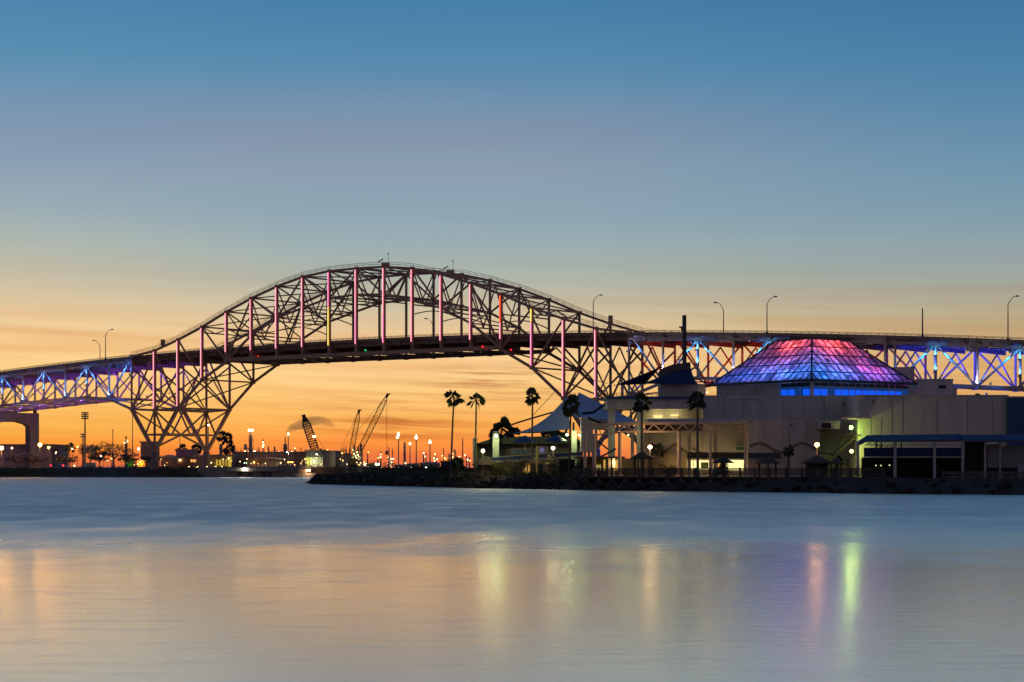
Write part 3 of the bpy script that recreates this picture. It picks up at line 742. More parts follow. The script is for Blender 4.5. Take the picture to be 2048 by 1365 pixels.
for x in (577, 580.5, 584.5): m.tube(at(x, 934, 714), at(x, 925, 722), .06)
m.build('lamp_bracket', polem, t)
m = MB(); m.pbox(622, 688, 933.5, 936, 709.4, .3)
for i in range(30): m.pbox(622+i*2.2, 622.9+i*2.2, 936, 953.5, 709.4, .3)
tag(m.build('dock_fence', darkm), 'dark slatted fence along the dock below the warehouses', 'fence')
t = thing('service_boat', 'small moored boat with two bright lamps at the dock', 'boat', at(609, 952, 706))
b = at(609, 953.6, 705)
MB().poly([(b.x-3.6,b.y,b.z+.9),(b.x-3.0,b.y,b.z-.2),(b.x+3.2,b.y,b.z-.2),(b.x+4.2,b.y,b.z+1.25)], (0,2.4,0)).build('hull', palem, t)
MB().box(b.x-2.2, b.x+.6, b.y+.5, b.y+1.9, b.z+.9, b.z+2.6).build('cabin', darkm, t)
for x in (613.7, 619): MB().ball(at(x, 941.3, 706), .34).build('lamp', gm(warm, 14), t)
lamp('boat_light', at(616, 941, 704.6), warm, 700, t, .2)
MB().tube((b.x-1,b.y+1.2,b.z+2.5), (b.x-1,b.y+1.2,b.z+5.6), .08).build('mast', polem, t)
street_lamp('pale bent lamp post before the long warehouse', 577.5, 905, GY(735), 735, white, 2, .22, 900, arm=-.7)
street_lamp('bent lamp post in front of the boxy warehouse', 636, 909, GY(732), 732, white, 2, .22, 900, arm=-.7)

# ------------------------------------------------------------------ cranes
ylw = mat('crane_yellow', (0.75, 0.42, 0.08), 0.6, var=.15); cdk = mat('crane_dark', (0.10, 0.07, 0.06), 0.7, var=.15)
def crane(label, x0, y0, x1, y1, Y, w, mt, cable=None, house=True, lampy=None):
    p, q = at(x0, y0, Y), at(x1, y1, Y); g = at(x0, GY(Y), Y); t = thing('lattice_crane', label, 'crane', g, 'lattice boom cranes')
    d = (q-p).normalized(); s = Vector((d.z,0,-d.x)); m = MB(); n = 16; c = {}
    def r(i):
        f = i/n; ww = w*(min(1, .35+f*4) if f < .2 else min(1, .3+(1-f)*4)); o = p.lerp(q, f)
        return [o+s*ww*.5*a+Vector((0, ww*.5*b, 0)) for a, b in ((-1,-1),(1,-1),(1,1),(-1,1))]
    pr = r(0)
    for i in range(1, n+1):
        cu = r(i)
        for j in range(4):
            m.beam(pr[j], cu[j], w*.10); m.beam(pr[j] if i % 2 else pr[(j+1)%4], cu[(j+1)%4] if i % 2 else cu[j], w*.06); m.beam(cu[j], cu[(j+1)%4], w*.06)
        pr = cu
    m.build('boom', mt, t)
    m = MB(); m.beam(q-d*w*.7, q+d*w*.3, w*.5); m.beam(q, q+Vector((w*.6*(1 if x1 > x0 else -.3),0,w*.2)), w*.25); m.build('boom_head', cdk, t)
    if house:
        m = MB(); m.box(g.x-2.6, g.x+2.2, Y-1.6, Y+1.6, g.z+1.2, g.z+3.6); m.box(g.x+2.2, g.x+3.4, Y-1.6, Y-.2, g.z+1.3, g.z+3.2); m.build('cab', mt, t)
        m = MB()
        for v in (-1.7, 1.7): m.poly([(g.x-2.9,Y+v-.4,g.z+.2),(g.x+2.9,Y+v-.4,g.z+.2),(g.x+3.2,Y+v-.4,g.z+.7),(g.x+2.7,Y+v-.4,g.z+1.2),(g.x-2.7,Y+v-.4,g.z+1.2),(g.x-3.2,Y+v-.4,g.z+.7)], (0,.8,0))
        m.build('tracks', cdk, t)
        gq = g+Vector((-3.0 if x1 > x0 else 3.0, 0, 7.5)); m = MB(); m.beam(g+Vector((0,0,3.4)), gq, .35); m.beam(gq, q, .1); m.beam(gq, g+Vector((-2.4 if x1 > x0 else 2.4,0,3.4)), .12); m.build('gantry', mt, t)
    if cable:
        m = MB(); a = at(cable[0], cable[1], Y); e = at(cable[0], cable[2], Y); m.beam(a, e, .13); m.box(e.x-.5, e.x+.5, Y-.3, Y+.3, e.z-1.6, e.z); m.build('hoist_line', cdk, t)
    if lampy:
        for i in (-.3, .5): MB().ball(at(lampy[0]+i*4, lampy[1], Y-1.6), .4).build('lamp', gm(warm, 8), t)
crane('dark lattice crane leaning left above the boxy warehouse', 634, 912, 608, 834, 800, 2.9, cdk, lampy=(628, 873.5))
crane('shorter yellow lattice crane standing left of the tallest', 697, 934, 718, 822, 780, 1.7, ylw)
crane('tallest yellow lattice crane leaning right with a long hoist line', 702, 936, 775, 790, 770, 1.9, ylw, cable=(773.5, 796, 902))

# ------------------------------------------------------------------ refinery on the horizon
refm = mat('refinery_steel', (0.34, 0.27, 0.27), 0.7, var=.15, scale=.3)
def column(name, label, cat, x, yt, w, Y, lights=(), extra=None, dome=True, group='refinery towers', mt=None, lc=warm, ls=5, lr=.55):
    b = at(x, GY(Y), Y); h = ZZ(yt, Y)-b.z; r = w*.5*Y/F; t = thing(name, label, cat, b, group)
    prof = [(r*1.25,0),(r*1.25,h*.06),(r,h*.08),(r,h*.55),(r*.82,h*.6),(r*.82,h-(r*.8 if dome else 0))]
    if dome: prof += [(r*.6,h-r*.25),(0,h)]
    else: prof += [(0,h)]
    MB().lathe(b, prof, 14).build('shell', mt or refm, t)
    m = MB()
    for q in (.3, .55, .8): m.lathe(b+Vector((0,0,h*q)), [(r*1.0,0),(r*1.55,0),(r*1.55,.35),(r,.35)], 14)
    m.beam(b+Vector((r*1.3,-r*.4,0)), b+Vector((r*1.3,-r*.4,h*.9)), max(.25, r*.22))
    m.build('platforms', mt or refm, t)
    for lx, ly in lights: MB().ball(at(lx, ly, Y-r*1.6-1), lr*Y/1500).build('lamp', gm(lc, ls), t)
    if extra: extra(t, b, h, r, Y)
    return t
def flarehead(t, b, h, r, Y):
    MB().ball(b+Vector((0,0,h*1.10)), r*.75, 10, 8).build('ball_head', refm, t); MB().tube(b+Vector((0,0,h)), b+Vector((0,0,h*1.08)), r*.3).build('neck', refm, t)
column('distillation_column', 'small refinery tower with round head above the far left trees', 'refinery tower', 252, 881, 6, 1500, ((249,886),(255,883)), flarehead)
column('distillation_column', 'short stubby column left of the tallest refinery column', 'refinery tower', 491, 888, 7.5, 1800, ((490,903),(497,904)))
column('distillation_column', 'tallest refinery column crowned by a pair of white lamps', 'refinery tower', 501, 867, 8, 1750, ((498.5,861),(504.5,861)), flarehead, ls=14, lr=.9)
column('distillation_column', 'slim refinery column hung with small lamps, right of the tallest', 'refinery tower', 526.5, 879, 3, 1800, ((526,885),(527,890),(525.5,894)), ls=7)
column('distillation_column', 'thin short stack just right of the tallest refinery column', 'refinery tower', 517.5, 895, 2.4, 1800)
column('distillation_column', 'short column between the lamp-hung column and the steaming tank', 'refinery tower', 536.5, 892, 3.2, 1800, ((541,908),))
column('distillation_column', 'broader short column left of the steaming tank', 'refinery tower', 549, 893, 4, 1800, ((547,909),(562,909.5),(556,906)))
def steamstack(t, b, h, r, Y): MB().tube(b+Vector((0,0,h*.97)), at(570.5, 874, Y), r*.26, r*.2).build('stack', refm, t)
column('steaming_tank', 'round shouldered tank whose thin stack trails a plume', 'tank', 570.5, 887.5, 9.5, 1700, (), steamstack)
column('distillation_column', 'stubby capped pipe right of the steaming tank', 'refinery tower', 590, 898, 3, 1800, ((590,897),), ls=3)
column('distillation_column', 'lone short column behind the far palm pair', 'refinery tower', 441, 888, 6, 1700)
column('distillation_column', 'grey column peeking out right of the low far palm', 'refinery tower', 468, 890, 6, 1700)
column('distillation_column', 'pale broad column just right of the yellow cranes', 'refinery tower', 722, 889, 6, 1300, ((718,930),), dome=False)
column('distillation_column', 'dark narrow column between the two yellow cranes', 'refinery tower', 708.5, 890, 5, 1350, ((706,900),(708,908),(705,915),(709,921),(706,928),(711,912)), lc=(.85,.85,.3), ls=4)
column('distillation_column', 'lamp covered column close to the foot of the tallest crane', 'refinery tower', 716, 893, 4, 1300, ((714,905),(716,910),(713,916),(717,920),(714,926),(712,933),(718,914)), lc=(.9,.85,.35), ls=5)
column('distillation_column', 'short lamp hung tower below the long hoist line', 'refinery tower', 779, 915, 6, 1600, ((777,915),(782,918),(778,922),(783,925),(777,928),(781,931)), ls=5)
column('chimney_stack', 'grey chimney standing between the flare posts', 'chimney', 809, 885, 4.6, 1600, ((811,927),), dome=False, group='refinery chimneys')
column('chimney_stack', 'narrow brown chimney below the hoist line', 'chimney', 777.5, 894, 1.8, 1500, ((774,909),), dome=False, group='refinery chimneys', lc=sod)
column('chimney_stack', 'thin tall chimney near the left wall of the waterfront building', 'chimney', 925, 876, 1.8, 1500, ((919,914),(930,911)), dome=False, group='refinery chimneys')
column('distillation_column', 'pale column behind the leftmost tall palm', 'refinery tower', 909.5, 899, 4.2, 1500, ((905,915),(912,920),(905,908)), ls=5)
column('distillation_column', 'low lamp dotted tower left of the blue far shed', 'refinery tower', 871, 913, 4, 1500, ((870,909),(868,917),(874,919),(869,922)), ls=5)
column('distillation_column', 'short brown tower above the blue far shed', 'refinery tower', 898, 907, 4, 1500, ((884.5,912),(891,918),(905,914)), lc=sod, ls=5)
def flare(label, x, y, Y, s, second=False):
    b = at(x, GY(Y), Y); t = thing('flare_post', label, 'flare stack', b, 'burning flare posts')
    MB().tube(b, at(x, y+4, Y), .55, .35, 8).build('post', refm, t)
    r = 1.15*s; c = at(x, y, Y); m = MB()
    m.lathe(c-Vector((0,0,r)), [(.2*r,0),(.75*r,.5*r),(.8*r,.95*r),(.45*r,1.7*r),(0,2.5*r)], 10)
    m.build('flame', gm((1,.78,.42), 9), t)
    if second: MB().ball(at(x-2, y+6, Y), 1.1).build('pilot_flame', gm((1,.7,.35), 8), t)
    MB().lathe(c-Vector((0,0,r*1.3)), [(.5*r,0),(.55*r,.3*r),(0,.3*r)], 8).build('tip', refm, t)
flare('leftmost burning flare post with a double flame', 797, 869, 1600, 1.15, True)
flare('small burning flare post left of the brightest flare', 820, 888, 1800, .95)
flare('brightest burning flare post in the middle of the group', 832.5, 875, 1600, 1.3)
flare('rightmost burning flare post above the pale tank', 860, 884.5, 1600, 1.15)
flare('white flame right of the steaming stack', 576.5, 868.5, 1700, .85)
flare('white flame seen through the bridge tower', 416.5, 850, 1500, .8)
def tank(label, x0, x1, y, Y, mt):
    r = (x1-x0)*.5*Y/F; b = at((x0+x1)/2, GY(Y), Y); h = ZZ(y, Y)-b.z; t = thing('storage_tank', label, 'tank', b, 'storage tanks')
    MB().lathe(b, [(r,0),(r,h)], 28).build('shell', mt, t); MB().lathe(b+Vector((0,0,h+.01)), [(r*1.01,0),(r*1.01,.3),(0,r*.16)], 28).build('roof', mt, t)
tank('wide pale storage tank under the rightmost flare', 840, 880, 927, 1100, palem)
tank('smaller pale storage tank left of the wide one', 812, 838, 929, 1150, palem)
tank('low tank below the grey chimney', 790, 811, 931, 1150, greym)
t = shed('pipe_rack_block', 'flat far building behind the refinery towers', 470, 690, 908, GY(1400), 1400, 60, brickm)
for i, (x, y) in enumerate(((474,905),(483,906.5),(509,904),(521,906),(533,904.5),(543,906.5),(557,904),(566,906.5),(583,905),(597,906.5),(655,901),(663,905.5),(676,903),(684,906.5))):
    MB().ball(at(x, y, 1396), .42+.2*(i % 3)).build('lamp', gm((warm, sod, white)[i % 3], 5), t)
rs = random.Random(77)
for x in (474, 480, 486, 512, 543, 556, 579, 596, 605, 692, 699, 737, 757, 763, 786, 846, 852, 889, 916, 934, 939):
    column('distillation_column', 'thin faint tower on the refinery skyline', 'refinery tower', x+rs.uniform(-2,2), rs.uniform(893,916), rs.uniform(1.4,3.2), rs.uniform(1500,2000), ((x+rs.uniform(-2,2), rs.uniform(905,922)),), group='thin towers of the refinery skyline', lc=(warm,sod,white)[rs.randrange(3)], ls=5, lr=.5)
for i in range(40):
    x = rs.uniform(555, 690) if i % 2 else rs.uniform(190, 560); x = x if i % 5 else rs.uniform(690, 745)
    street_lamp('tiny warm yard lamp among the many along the far docks', x, rs.uniform(917, 933), 940, 727+rs.uniform(-2,4), (warm,sod,(1,.75,.3))[i % 3], 3.2, rs.uniform(.13,.24), 120 if i % 3 == 0 else 0, group='tiny yard lamps of the far shore', name='yard_lamp', cat='lamp')
shed('blue_shed', 'dark blue flat shed behind the leftmost tall palm', 882, 925, 925, GY(640), 640, 12, mat('shed_blue', (.05,.06,.12), .8), darkm, 'shed', .3)
t = shed('low_depot', 'long low dark depot beyond the spit', 700, 882, 938, GY(730), 730, 14, darkm, darkm)
for i, (x, y) in enumerate(((706,935.5),(717,936.5),(737,935),(764,936),(783,935.5),(797,936.5),(823,935.5),(834,938.6),(852,936),(874,936))):
    MB().ball(at(x, y, 728), .2+.08*(i % 3)).build('lamp', gm((warm, sod, cool)[i % 3], 4), t)
t = shed('yard_office', 'dark yard office right of the yellow cranes', 733, 757, 930, GY(760), 760, 9, darkm, roofm, 'building', .5, .8)
for x, y in ((729.5,929.5),(752.5,929),(757,929)): MB().ball(at(x, y, 757), .42).build('lamp', gm((.9,.95,.5), 5), t)
t = thing('yard_floodlight', 'amber lit yard corner with its own small lamp beside the office', 'lamp', at(752, GY(722), 722)); MB().tube(at(753, GY(722), 722), at(753, 938, 722), .1).build('post', polem, t); MB().ball(at(753, 941, 721.7), .5).build('lamp', gm(sod, 3), t)
for i, (x, yt) in enumerate(((734,920),(742,923),(748,922),(761,915),(770,925))):
    t = thing('yard_mast', ['thin mast nearest to the pale broad column', 'short thin mast above the yard office', 'second short mast above the yard office', 'lamp topped mast right of the yard office', 'stub mast left of the hoist line foot'][i], 'mast', at(x, GY(900), 900), 'thin yard masts')
    MB().tube(at(x, GY(900), 900), at(x, yt, 900), .2, .12, 6).build('mast', polem, t)
    MB().beam(at(x-1.5, yt+1, 900), at(x+1.5, yt+1, 900), .2).build('crossarm', polem, t)
    if x == 761: MB().ball(at(x, yt, 899.6), .4).build('lamp', gm(warm, 5), t)
for i in range(34):
    pass
# the plume
def plume():
    m = MB(); pts = [(570.5,873,2.0),(571.5,866,5.0),(577,858,8.5),(588,853,11),(602,850,12.5),(616,847,12.5),(630,843,10.5),(644,842,8.5),(658,847,6.5),(670,853,3)]; Y = 1700; k = Y/F
    n = 14; vs = []; rr = random.Random(5)
    for x, y, r in pts:
        c = at(x, y, Y)
        for i in range(n):
            a = 2*math.pi*i/n; q = r*k*(1+rr.uniform(-.2,.2)); sl = .7 if x > 575 else .5
            vs.append(c+Vector((sl*q*math.sin(a)*.6, q*math.cos(a), q*math.sin(a))))
    fs = [(j*n+i, j*n+(i+1)%n, (j+1)*n+(i+1)%n, (j+1)*n+i) for j in range(len(pts)-1) for i in range(n)]+[tuple(range(n-1,-1,-1)), tuple(range((len(pts)-1)*n, len(pts)*n))]
    m.add(vs, fs)
    mt = bpy.data.materials.new('plume_vapour'); mt.use_nodes = True; t = mt.node_tree; t.nodes.clear()
    pv = t.nodes.new('ShaderNodeVolumePrincipled'); pv.inputs['Color'].default_value = (.72,.6,.54,1)
    out = t.nodes.new('ShaderNodeOutputMaterial'); t.links.new(pv.outputs[0], out.inputs['Volume'])
    pv.inputs['Density'].default_value = .085
    o = m.build('steam_plume', mt); tag(o, 'grey plume drifting right from the thin stack of the round tank', 'plume', kind='stuff')
plume()
# lamp posts along the bridge deck
def deck_lamp(label, x, yt, tt, bend, bare=False):
    k = 8.0
    for _ in range(60):
        p = B(k, tt, deck_z(k)); k += (x-(1024+F*p.x/p.y))/60
    p = B(k, tt, deck_z(k)+.2); t = thing('bridge_lamp_post', label, 'lamp post', p, 'lamp posts on the bridge deck'); top = at(x, yt, p.y)
    m = MB()
    if bare: m.tube(p, top, .22, .16, 8)
    else:
        kn = Vector((p.x, p.y, top.z-2.2)); m.tube(p, kn, .17, .12, 8); e = kn+Vector((bend*1.1,0,1.7)); m.tube(kn, e, .11, .08, 8); m.tube(e, e+Vector((bend*.7,0,.35)), .08, .07, 8)
    m.build('post', polem, t); m = MB(); m.box(p.x-.35, p.x+.35, p.y-.35, p.y+.35, p.z-.3, p.z+.5); m.build('base', polem, t)
    if not bare:
        e = kn+Vector((bend*1.1,0,1.7)); h = e+Vector((bend*1.3,0,.4)); MB().lathe(h, [(0,-.18),(.5,-.12),(.62,0),(.4,.18),(0,.24)], 10).build('head', polem, t)
deck_lamp('lamp post on the left approach, head bent to the right', 211, 659, .03, 1)
deck_lamp('lamp post on the left approach, head bent to the left', 200, 681, .95, -1)
deck_lamp('lamp post seen inside the arch, head bent left', 866, 637, .95, -1)
deck_lamp('lamp post rising behind the right shoulder of the arch', 1186.5, 590, .95, 1)
deck_lamp('lamp post right of the dark ship mast, head bent left', 1447, 605, .95, -1)
deck_lamp('lamp post just left of the lit pyramid, head bent right', 1534, 593, .03, 1)
deck_lamp('plain headless post right of the lit pyramid', 1845, 617, .03, 1, True)
deck_lamp('lamp post at the far right of the deck, head bent right', 2016, 592, .03, 1)
# ------------------------------------------------------------------ the aquarium on the near shore
plas = mat('plaster_wall', (0.57, 0.49, 0.45), 0.85, var=.13, scale=.8, streak=.12)
plas2 = mat('plaster_grey', (0.47, 0.44, 0.43), 0.85, var=.13, scale=.8, streak=.12)
beige = mat('beige_steel', (0.66, 0.46, 0.34), 0.6, var=.08, scale=.5)
bluem = mat('blue_paint', (0.02, 0.07, 0.20), 0.5, var=.1, scale=.5)
blueroof = mat('blue_roof', (0.02, 0.14, 0.36), 0.45, var=.12, scale=.4)
navy = mat('navy_fabric', (0.012, 0.03, 0.10), 0.8, var=.1)
woodm = mat('dark_wood', (0.10, 0.08, 0.065), 0.9, var=.3, scale=1.0)
thatch = mat('thatch', (0.10, 0.075, 0.05), 0.95, var=.35, scale=3)
blk = mat('dark_interior', (0.03, 0.028, 0.028), 0.9, var=.1)
mull = mat('mullion', (0.03, 0.04, 0.06), 0.5, var=0)
mullw = mat('mullion_pale', (0.42, 0.34, 0.28), 0.6, var=0)
white_m = mat('white_paint', (0.55, 0.52, 0.46), 0.7, var=.08)
memb = mat('membrane', (0.36, 0.42, 0.55), 0.7, var=.05, scale=.3)
yel = (1.0, .72, .26)
aq = thing('aquarium_building', 'large pale aquarium building topped by a glowing red and blue glass pyramid', 'aquarium', at(1600, 950, 300))
# --- glass pyramid
CX, CY, ZB, ZT, RB, RT = 49.8, 331.8, 17.1, 24.36, 17.0, 5.78
dirs = [Vector((-2.5,-16,0)).normalized()]
for i in range(3): d = dirs[-1]; dirs.append(Vector((-d.y, d.x, 0)))      # front, right, back, left
cc = Vector((CX, CY, 0))
base = [cc+d*RB+Vector((0,0,ZB)) for d in dirs]; topc = [cc+d*RT+Vector((0,0,ZT)) for d in dirs]
def glass_mat():
    m = bpy.data.materials.new('pyramid_glass'); m.use_nodes = True; t = m.node_tree; t.nodes.clear()
    out = t.nodes.new('ShaderNodeOutputMaterial'); tr = t.nodes.new('ShaderNodeBsdfTranslucent'); gl = t.nodes.new('ShaderNodeBsdfGlossy')
    tcn = t.nodes.new('ShaderNodeTexCoord'); vo = t.nodes.new('ShaderNodeTexVoronoi'); vo.inputs['Scale'].default_value = .55
    t.links.new(tcn.outputs['Object'], vo.inputs['Vector'])
    bw = t.nodes.new('ShaderNodeSeparateColor'); t.links.new(vo.outputs['Color'], bw.inputs[0])
    rm = t.nodes.new('ShaderNodeValToRGB'); t.links.new(bw.outputs[0], rm.inputs[0]); e = rm.color_ramp.elements
    e[0].position = .1; e[0].color = (.28,.30,.34,1); e[1].position = .95; e[1].color = (.95,.93,.90,1)
    nz = t.nodes.new('ShaderNodeTexNoise'); nz.inputs['Scale'].default_value = 1.3; nz.inputs['Detail'].default_value = 3; t.links.new(tcn.outputs['Object'], nz.inputs['Vector'])
    r2 = t.nodes.new('ShaderNodeValToRGB'); t.links.new(nz.outputs[0], r2.inputs[0]); r2.color_ramp.elements[0].position = .38; r2.color_ramp.elements[0].color = (.34,.34,.36,1); r2.color_ramp.elements[1].position = .6
    mx = t.nodes.new('ShaderNodeMix'); mx.data_type = 'RGBA'; mx.blend_type = 'MULTIPLY'; mx.inputs[0].default_value = 1
    t.links.new(rm.outputs[0], mx.inputs[6]); t.links.new(r2.outputs[0], mx.inputs[7]); t.links.new(mx.outputs[2], tr.inputs[0])
    gl.inputs['Roughness'].default_value = .25; ms = t.nodes.new('ShaderNodeMixShader'); ms.inputs[0].default_value = .12
    t.links.new(tr.outputs[0], ms.inputs[1]); t.links.new(gl.outputs[0], ms.inputs[2]); t.links.new(ms.outputs[0], out.inputs[0])
    return m
glassm = glass_mat(); rows = 5
pyr = MB()
for i in range(4): pyr.beam(base[i], topc[i], .28, .28)
for i in range(4): pyr.beam(base[i], base[(i+1)%4], .45, .4); pyr.beam(topc[i], topc[(i+1)%4], .3, .3)
pyr = pyr.build('glass_pyramid', mull, aq)
for i in range(4):
    a, b, c, d = base[i], base[(i+1)%4], topc[(i+1)%4], topc[i]
    nrm = (b-a).cross(d-a).normalized()
    for r_ in range(rows):
        f0, f1 = r_/rows, (r_+1)/rows
        p = [a.lerp(d, f0), b.lerp(c, f0), b.lerp(c, f1), a.lerp(d, f1)]
        g = MB(); g.add(p, [(0,1,2,3)]); g.build('glass_row', glassm, pyr)
    m = MB()
    for r_ in range(1, rows): m.beam(a.lerp(d, r_/rows)+nrm*.05, b.lerp(c, r_/rows)+nrm*.05, .22, .16)
    n = 17; e = (b-a)
    mid_d = (d+c)*.5-(a+b)*.5                                  # slope direction
    for j in range(1, n):
        s = a+e*(j/n); fr_ = j/n; hd = (1-RT/RB)/2              # how far up this mullion runs before it meets a hip
        f = min(1.0, min(fr_, 1-fr_)/hd); m.beam(s+nrm*.04, s+mid_d*f+nrm*.04, .13, .12)
    m.build('mullions', mull, pyr)
def inlamp(p, c, w_, r_=.8): lamp('pyramid_light', p, c, w_, pyr, r_)
def face_pt(q0, q1, f, inn, z):
    p_ = base[q0].lerp(base[q1], f); c_ = cc+Vector((0,0,p_.z)); return p_+(c_-p_).normalized()*inn+Vector((0,0,z))
for f, w_ in ((.06,150),(.22,240),(.38,270),(.54,290),(.70,310),(.86,330)): inlamp(face_pt(3, 0, f, 3.0, .1), (.0,.13+.12*f,1.0), w_, .9)
for f, w_, c in ((.06,330,(.0,.24,1.0)),(.22,320,(.0,.22,1.0)),(.38,290,(.03,.18,1.0)),(.54,240,(.10,.15,1.0)),(.70,260,(.38,.14,1.0)),(.88,210,(.25,.13,.9))): inlamp(face_pt(0, 1, f, 3.0, .1), c, w_, .9)
for f, w_ in ((.62,90),(.78,80)): inlamp(face_pt(0, 1, f, 3.2, 1.8), (1.0,.07,.30), w_, .8)
for f, w_, c in ((.45,75,(.30,.12,1.0)),(.75,75,(.22,.14,1.0))): inlamp(face_pt(3, 0, f, 4.2, 2.2), c, w_, .8)
for u, v, z, w_ in ((-3.0,-2.6,5.1,330),(0,-4.4,5.0,300),(3.0,-2.6,5.1,330),(0,-1.5,6.3,230)): inlamp((CX+u, CY+v, ZB+z), (1.0,.075,.02), w_*2.0, .9)
# --- drum under the pyramid, with the lit gallery windows
ZD = 14.1; ins = .93
bc = [cc+d*RB*ins for d in dirs]
def wallquad(p, q, f0, f1, z0, z1, th=.4):
    a = p.lerp(q, f0); b = p.lerp(q, f1); n = Vector((-(q-p).y, (q-p).x, 0)).normalized()
    if n.dot(cc-p) < 0: n = -n
    return MB().poly([(a.x,a.y,z0),(b.x,b.y,z0),(b.x,b.y,z1),(a.x,a.y,z1)], n*th)
F0, R0, K0, L0 = bc
wallquad(L0, F0, 0, .68, ZD-2, ZB-.25).build('wall', plas2, aq); wallquad(R0, K0, 0, 1, ZD-2, ZB-.25).build('wall', plas, aq); wallquad(K0, L0, 0, 1, ZD-2, ZB-.25).build('wall', plas, aq)
gb, gd, gk = glow('gallery_blue', (.0, .10, 1.0), .95), glow('gallery_dim', (.0, .085, .40), .38), mat('gallery_dark', (.01,.02,.03), .3, var=0)
def gallery(p, q, f0, f1, n, zl, frame):
    out = Vector((-(q-p).y, (q-p).x, 0)).normalized()
    if out.dot(cc-p) > 0: out = -out
    for i in range(n):
        a, b = f0+(f1-f0)*i/n, f0+(f1-f0)*(i+1)/n
        w_ = wallquad(p, q, a+.002, b-.002, zl, ZB-1.35, .12).build('window', gb if (i*7) % 11 != 3 else gd, aq)
        wallquad(p, q, a+.002, b-.002, ZB-1.33, ZB-.86, .12).build('pane', gd, w_); wallquad(p, q, a+.002, b-.002, ZB-.85, ZB-.3, .12).build('pane', gk, w_)
    m = MB()
    for i in range(n+1):
        c = p.lerp(q, f0+(f1-f0)*i/n)+out*.06; m.beam((c.x,c.y,zl), (c.x,c.y,ZB-.25), .1)
    for z in (zl, ZB-.86): 
        a = p.lerp(q, f0)+out*.06; b = p.lerp(q, f1)+out*.06; m.beam((a.x,a.y,z), (b.x,b.y,z), .1)
    m.build('window_frame', frame, aq)
gallery(L0, F0, .69, .985, 4, ZD+.55, mull); gallery(F0, R0, .02, .99, 14, ZD-.05, mullw)
MB().beam((F0.x,F0.y-.1,ZD), (F0.x,F0.y-.1,ZB-.2), .35).build('corner_post', plas, aq)
# little square vent on the drum wall and a pale light ledge
v = wallquad(L0, F0, .36, .43, ZB-1.75, ZB-.95, .1)
for i_ in range(len(v.v)): v.v[i_] = v.v[i_]+Vector((-.13,-.13,0))
v = v.build('vent_frame', mullw, aq)
# --- wall blocks
def blk_(x0, x1, ya, yb, Y, d, mt, name='wall', cap=True):
    o = MB().pbox(x0, x1, ya, yb, Y, d).build(name, mt, aq)
    if cap: 
        m = MB(); z = ZZ(ya, Y); m.box(XX(x0,Y)-.08, XX(x1,Y)+.08, Y-.08, Y+d, z+.003, z+.22); m.build('coping', plas2, o)
    return o
b1 = blk_(1406, 1722, 794, 962, 315.5, 26, plas2)
blk_(1496, 1641, 838.5, 962, 310, 5.4, plas)
b2 = blk_(1716, 2016, 793, 962, 304, 22, plas)
o = MB().pbox(1690, 1743, 834, 838, 300.6, 3.35).build('overhang', plas, aq)
blk_(2016.2, 2100, 796, 962, 303, 24, bluem)
for x in (1742, 1762.5, 1784, 1806, 1874, 1935, 1985): MB().pbox(x, x+.8, 838 if x < 1765 else 797, 868, 303.97, .1).build('joint', mat('joint_dark', (.12,.10,.09), .9, var=0), b2)
jm = mat('joint_dark', (.12,.10,.09), .9, var=0)
for x in (1530, 1578, 1614): MB().pbox(x, x+.6, 842, 905, 309.97, .1).build('joint', jm, aq)
for x in (1448, 1486, 1524, 1566, 1606, 1648): MB().pbox(x, x+.5, 799, 837, 315.46, .1).build('joint', jm, aq)
blk_(1836, 1906, 761, 794, 331, 8, plas)
MB().pbox(1878, 1892, 771, 777, 330.9, .2).build('vent', blk, aq)
blk_(1906, 1914, 779, 794, 333, 6, plas)
Yq = 343; m = MB().poly([at(1770,735,Yq), at(1829,734,Yq), at(1829,770,Yq), at(1790,770,Yq)], (0,6,0)); m.build('wall', plas, aq)
MB().pbox(1452, 1527, 794.6, 797, 314.7, .25).build('pale_ledge', white_m, aq)
m = MB(); m.pbox(1496, 1505.5, 776.5, 777.6, 321, .1); m.pbox(1500, 1501.6, 777.6, 784, 321, .1); m.build('vent_grille', mullw, aq)
MB().lathe(at(1955, 793, 312), [(.45,-.3),(.45,.25),(.3,.42),(0,.46)], 12).build('roof_vent', blk, aq)
m = MB(); m.pbox(1600, 1626, 787, 793.5, 319, 3); m.build('roof_unit', plas2, aq)
# vents and small dark fittings on the upper grey wall
m = MB()
for x, y, w_ in ((1440,786,2),(1686,806,3),(1582,849,3),(1498,843,3),(1745,801,3)): m.pbox(x, x+w_, y, y+3, 309.5 if y > 840 else 315.2 if y > 790 and x < 1720 else 303.8, .25)
m.build('wall_lamp_housing', blk, aq)
# soffit block with dark window strip, recess and stairs on the right of the plaster wall
blk_(1640.5, 1680, 845, 858, 306, 9, plas2)
MB().pbox(1644, 1662, 846.5, 856.5, 305.9, .1).build('window', blk, aq)
rec = mat('recess_wall', (0.42, 0.38, 0.30), .85, var=.06, scale=.3)
blk_(1641, 1720, 858.2, 962, 314.5, .9, rec, cap=False)
st = thing('outdoor_stair', 'steep railed stair lit green between plaster wall and big pale block', 'stairs', at(1690, 950, 306))
m = MB(); n = 14
for i in range(n):
    p = at(1668+44*i/n, 909-38*i/n, 307); m.box(p.x, p.x+.42, 306, 308.4, p.z-.12, p.z)
a, b = at(1668, 912, 306), at(1713, 873, 306); m.beam(a, b, .12, .4); m.beam(a+Vector((0,2.4,0)), b+Vector((0,2.4,0)), .12, .4); m.build('flight', woodm, st)
m = MB()
for h in (.5, 1.0): m.beam(a+Vector((0,0,h+.3)), b+Vector((0,0,h+.3)), .07)
for i in range(9): q = a.lerp(b, i/8); m.beam(q, q+Vector((0,0,1.35)), .06)
m.build('railing', woodm, st)
